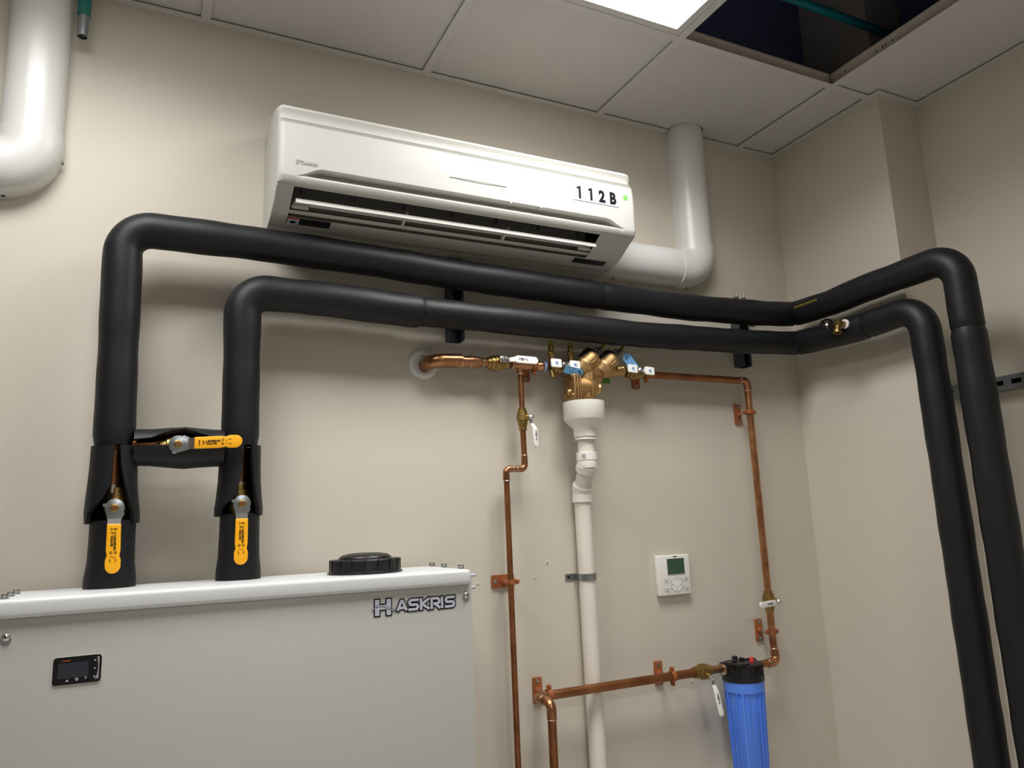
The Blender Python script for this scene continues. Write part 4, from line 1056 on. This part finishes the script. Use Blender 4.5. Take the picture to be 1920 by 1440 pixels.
# ================================================================ CHILLER CABINET
cx0, cx1 = -2.325, -1.418
yb, yfr, zt = -0.040, -0.312, 1.309
r = thing('chiller', ((cx0+cx1)/2, -0.17, 0), 'pale grey metal chiller cabinet with lid and lettered badge at lower left', 'cabinet')
MB().bb(cx0+0.004, cx1-0.001, yfr+0.020, yb-0.004, 0.05, zt-0.012).build('body', 'cabinet', r, bevel=0.002)
MB().bb(cx0+0.006, cx1, yfr+0.0105, yfr+0.0215, 0.08, zt-0.014).build('front_panel', 'cabinet', r, bevel=0.0015)
MB().bb(cx0, cx1-0.004, yfr, yb, zt-0.0330, zt).build('lid', 'lid', r, bevel=0.008, seg=4)
MB().bb(cx0+0.02, cx1-0.02, -0.28, -0.08, 0.0, 0.05).build('plinth', 'black', r)
fp = yfr+0.0105
sp = 1.0
def fx_(x): return -2.10258+(x+2.10258)*(1.9265+fp)/(1.9265-0.31)
def fz_(z): return 1.40012+(z-1.40012)*(1.9265+fp)/(1.9265-0.31)
for x, z in ((-2.3025, 1.2448), (-1.4361, 1.2525)):
    MB().lathe((fx_(x), fp-0.0003, fz_(z)-0.004), D_, [(0, 0.0085), (0.0006, 0.0085), (0.0007, 0.007)], 20).build('screw_recess', 'zinc', r)
    s_ = MB().lathe((fx_(x), fp-0.0006, fz_(z)+0.001), D_, [(0, 0.0076), (0.003, 0.0066), (0.0048, 0.004), (0.0054, 0.0)], 20).build('screw', 'chrome', r)
    MB().bb(fx_(x)-0.0022, fx_(x)+0.0022, fp-0.0064, fp-0.0055, fz_(z)+0.0003, fz_(z)+0.0017).bb(fx_(x)-0.0007, fx_(x)+0.0007, fp-0.0064, fp-0.0055, fz_(z)-0.0012, fz_(z)+0.0032).build('cross_slot', 'ink', s_, smooth=0)
# controller display
dx, dz = fx_(-2.1905), fz_(1.1795); W_, H_ = 0.0765, 0.0475
ctl = MB().prism(rrect(W_+0.0016, H_+0.0016, 0.0062), (dx, fp-0.0002, dz), X_, Z_, 0.0008).build('edge_highlight', 'white', r, smooth=0)  # white rim: highlight along the cutout put into the colour
c_ = MB().prism(rrect(W_, H_, 0.0058), (dx, fp-0.0006, dz), X_, Z_, 0.0012).build('controller', 'gloss', r, smooth=0)
MB().prism([(-0.0285, -0.0150), (0.0195, -0.0150), (0.0195, 0.0110), (-0.0285, 0.0110)], (dx-0.002, fp-0.0018, dz+0.0045-0.002), X_, Z_, 0.0004).build('screen', 'screen', c_, smooth=0)
MB().prism([(0.0305, 0.0200), (0.0345, 0.0200), (0.0345, -0.0175), (0.0285, -0.0190), (0.0318, -0.010), (0.0330, 0.000), (0.0322, 0.010)], (dx, fp-0.0018, dz), X_, Z_, 0.0005).build('side_trim', 'grey', c_, smooth=0)
MB().prism([(-0.0175, -0.0185), (-0.0125, -0.0185), (-0.0150, -0.0145)], (dx, fp-0.0018, dz), X_, Z_, 0.0004).torus((dx+0.0000, fp-0.0018, dz-0.0160), (0, 1, 0), 0.0019, 0.0007, 16, 6).build('key_icon', 'sticker', c_, smooth=0)
MB().tube([(dx+0.0118, fp-0.0019, dz-0.0130), (dx+0.0140, fp-0.0019, dz-0.0130), (dx+0.0152, fp-0.0019, dz-0.0145), (dx+0.0140, fp-0.0019, dz-0.0165), (dx+0.0125, fp-0.0019, dz-0.0165)], 0.0005, 6).build('key_icon', 'sticker', c_)
for z_ in (0.0140, 0.0, -0.0140):
    MB().prism(rrect(0.0030, 0.0022, 0.0008, 2), (dx+0.0275, fp-0.0018, dz+z_), X_, Z_, 0.0004).build('key_icon', 'sticker', c_, smooth=0)
MB().bb(dx-0.0240, dx-0.0120, fp-0.0021, fp-0.0018, dz+0.0165, dz+0.0180).build('maker_print', 'redlabel', c_, smooth=0)
# lettered badge
lx0, lx1 = fx_(-1.6465), fx_(-1.4625)
lz0, lz1 = fz_(1.2290), fz_(1.2525)
bd = thing('badge', (0, 0, 0)); bd.parent = r; bd.location = (0, 0, 0); WORLD[bd.name] = WORLD[r.name]
def stroke(mb, pts, y, th, ext, dep):
    """Flat lettering stroke: a mitred ribbon with square ends, in the plane of the panel."""
    P_ = [Vector((x, z)) for x, z in pts]; n = len(P_)
    d = [(P_[i+1]-P_[i]).normalized() for i in range(n-1)]
    P_[0] = P_[0]-d[0]*ext; P_[-1] = P_[-1]+d[-1]*ext
    nr = [Vector((-q.y, q.x)) for q in d]; lft = []; rgt = []
    for i in range(n):
        a_ = nr[max(i-1, 0)]; b_ = nr[min(i, n-2)]; m_ = (a_+b_).normalized(); k = th/2/max(0.5, m_.dot(a_))
        lft.append(P_[i]+m_*k); rgt.append(P_[i]-m_*k)
    v = []
    for yy in (y, y-dep):
        v += [Vector((p.x, yy, p.y)) for p in lft]+[Vector((p.x, yy, p.y)) for p in rgt]
    f = []
    for i in range(n-1):
        f += [(i, i+1, n+i+1, n+i), (2*n+i, 3*n+i, 3*n+i+1, 2*n+i+1), (i, 2*n+i, 2*n+i+1, i+1), (n+i, n+i+1, 3*n+i+1, 3*n+i)]
    f += [(0, n, 3*n, 2*n), (n-1, 3*n-1, 4*n-1, 2*n-1)]
    mb.add(v, f)
def letter_paths(ch, w_, h):
    c = 0.16*h
    if ch == 'H': return [[(0, 0), (0, h)], [(w_, 0), (w_, h)], [(0, 0.52*h), (w_, 0.52*h)]]
    if ch == 'A': return [[(0, 0), (w_*0.44, h), (w_*0.56, h), (w_, 0)], [(w_*0.2, 0.26*h), (w_*0.8, 0.26*h)]]
    if ch == 'S': return [[(w_, h), (c, h), (0, h-c), (0, h/2+c), (c, h/2), (w_-c, h/2), (w_, h/2-c), (w_, c), (w_-c, 0), (0, 0)]]
    if ch == 'K': return [[(0, 0), (0, h)], [(w_, h), (w_*0.12, h*0.5), (w_, 0)]]
    if ch == 'R': return [[(0, 0), (0, h), (w_-c, h), (w_, h-c), (w_, h*0.42+c), (w_-c, h*0.42), (w_*0.40, h*0.42)], [(w_*0.45, h*0.42), (w_, 0)]]
    return [[(0, 0), (0, h)]]
T1 = 0.0056                                    # stroke width of the light letters, set on a black outline
lay = [('H', -1.6385, 0.0255, 1.2262, 0.0300, 0.0098)]
for ch, x, w_ in (('A', -1.5935, 0.0200), ('S', -1.5665, 0.0190), ('K', -1.5400, 0.0170), ('R', -1.5155, 0.0175), ('I', -1.4910, 0.0), ('S', -1.4820, 0.0190)):
    lay.append((ch, x, w_, 1.2318, 0.0195, T1))
for ch, x, w_, z, h, th in lay:
    for nm, y, grow, m_, dep in (('letter_outline', fp-0.0002, 0.0050, 'ink', 0.0006), ('letter', fp-0.0008, 0.0, 'sticker', 0.0004)):
        mb = MB()
        for q, p in enumerate(letter_paths(ch, w_, h)):
            stroke(mb, [(x+a_, z+b_) for a_, b_ in p], y, th+grow, th*(0.5 if ch not in 'AH' else 0.15)+grow/2, dep+0.00005*q)
        mb.build(nm, m_, bd, smooth=0)
def swoosh(name, m_, y, th, grow):
    top_ = []; bot = []
    for k in range(25):
        t = k/24; x = -1.6500+0.0560*t
        zc_ = 1.2395+0.0055*math.sin(PI*min(1, t*1.25+0.05))-0.0120*max(0, t-0.40)-0.006*max(0, 0.12-t)/0.12
        h = th*math.sin(PI*(0.06+0.9*t))
        top_.append((x, zc_+h+grow)); bot.append((x, zc_-h-grow))
    MB().prism(top_+bot[::-1], (0, y, 0), X_, Z_, 0.0004).build(name, m_, bd, smooth=0)
swoosh('swoosh_outline', 'ink', fp-0.0012, 0.0014, 0.0011)
swoosh('swoosh', 'sticker', fp-0.0016, 0.0014, 0)
# studs and clips on the lid
for x, y in ((-2.316, -0.285), (-2.316, -0.215), (-2.316, -0.140)):
    MB().bb(x-0.002, x+0.010, y-0.004, y+0.004, zt-0.0003, zt+0.0030).bb(x-0.001, x+0.001, y-0.004, y+0.004, zt+0.003, zt+0.0080).bb(x+0.007, x+0.009, y-0.004, y+0.004, zt+0.003, zt+0.0080).bb(x-0.001, x+0.009, y-0.004, y+0.004, zt+0.0065, zt+0.0085).build('lid_clip', 'zinc', r, smooth=0)
for x, y in ((-1.425, -0.060), (-1.427, -0.150), (-1.427, -0.260)):
    MB().bb(x-0.006, x+0.006, y-0.004, y+0.004, zt-0.0003, zt+0.0024).bb(x-0.006, x-0.004, y-0.004, y+0.004, zt+0.002, zt+0.0080).bb(x+0.004, x+0.006, y-0.004, y+0.004, zt+0.002, zt+0.0080).bb(x-0.006, x+0.006, y-0.004, y+0.004, zt+0.0066, zt+0.0086).build('lid_clip', 'zinc', r, smooth=0)
for z in (zt-0.014, zt-0.041):
    MB().lathe((cx1-0.001, yfr+0.016, z), X_, [(0, 0.0042), (0.011, 0.0042), (0.012, 0.0030)], 6).build('side_bolt', 'zinc', r)
# filler cap
kx, ky = -1.6300, -0.175
k = thing('filler_cap', (kx, ky, zt), 'round ribbed black filler cap on top of the grey cabinet', 'cap')
MB().lathe((kx, ky, zt), Z_, [(0, 0.0850), (0.004, 0.0850), (0.006, 0.0800), (0.029, 0.0780), (0.032, 0.0750), (0.0325, 0.058)], 48).build('skirt', 'black', k, smooth=35)
MB().lathe((kx, ky, zt+0.0322), Z_, [(0, 0.0600), (0.004, 0.0595), (0.0095, 0.0510), (0.0130, 0.0330), (0.0140, 0.0)], 40).build('dome', 'black', k, smooth=60)
for q in range(16):
    t = 2*PI*q/16+0.12; d = Vector((math.cos(t), math.sin(t), 0))
    MB().box(Vector((kx, ky, zt+0.018))+d*0.0790, (0.0045, 0.0035, 0.0270), Matrix.Rotation(t, 3, 'Z')).build('grip_rib', 'black', k, bevel=0.0008, smooth=0)

# ================================================================ SMALL WALL FIXINGS
def anchor(label, x, z, s):
    o = MB().lathe((x, -0.0002, z), D_, [(0, s), (0.0012, s), (0.0016, s*0.55), (0.0004, s*0.5)], 14).build('wall_anchor', 'white')
    h = MB().lathe((x, -0.0010, z), D_, [(0, s*0.5), (0.0004, s*0.5)], 10).build('anchor_hole', 'ink', o)
    return tag(o, label, 'wall anchor')
anchor('larger white wall anchor between thin copper pipe and white drain pipe', -1.057, 1.2958, 0.0052)
anchor('tiny wall anchor just right of the sideways hanger plate', -1.0967, 1.2571, 0.0026)
anchor('small wall anchor under the lower copper pipe beside the filter valve', -0.5814, 0.9188, 0.0034)
anchor('small wall anchor beside the top right corner of the cabinet', -1.2731, 1.2516, 0.0034)
anchor('small wall anchor below right of the white supply flange', -1.3489, 1.8022, 0.0022)
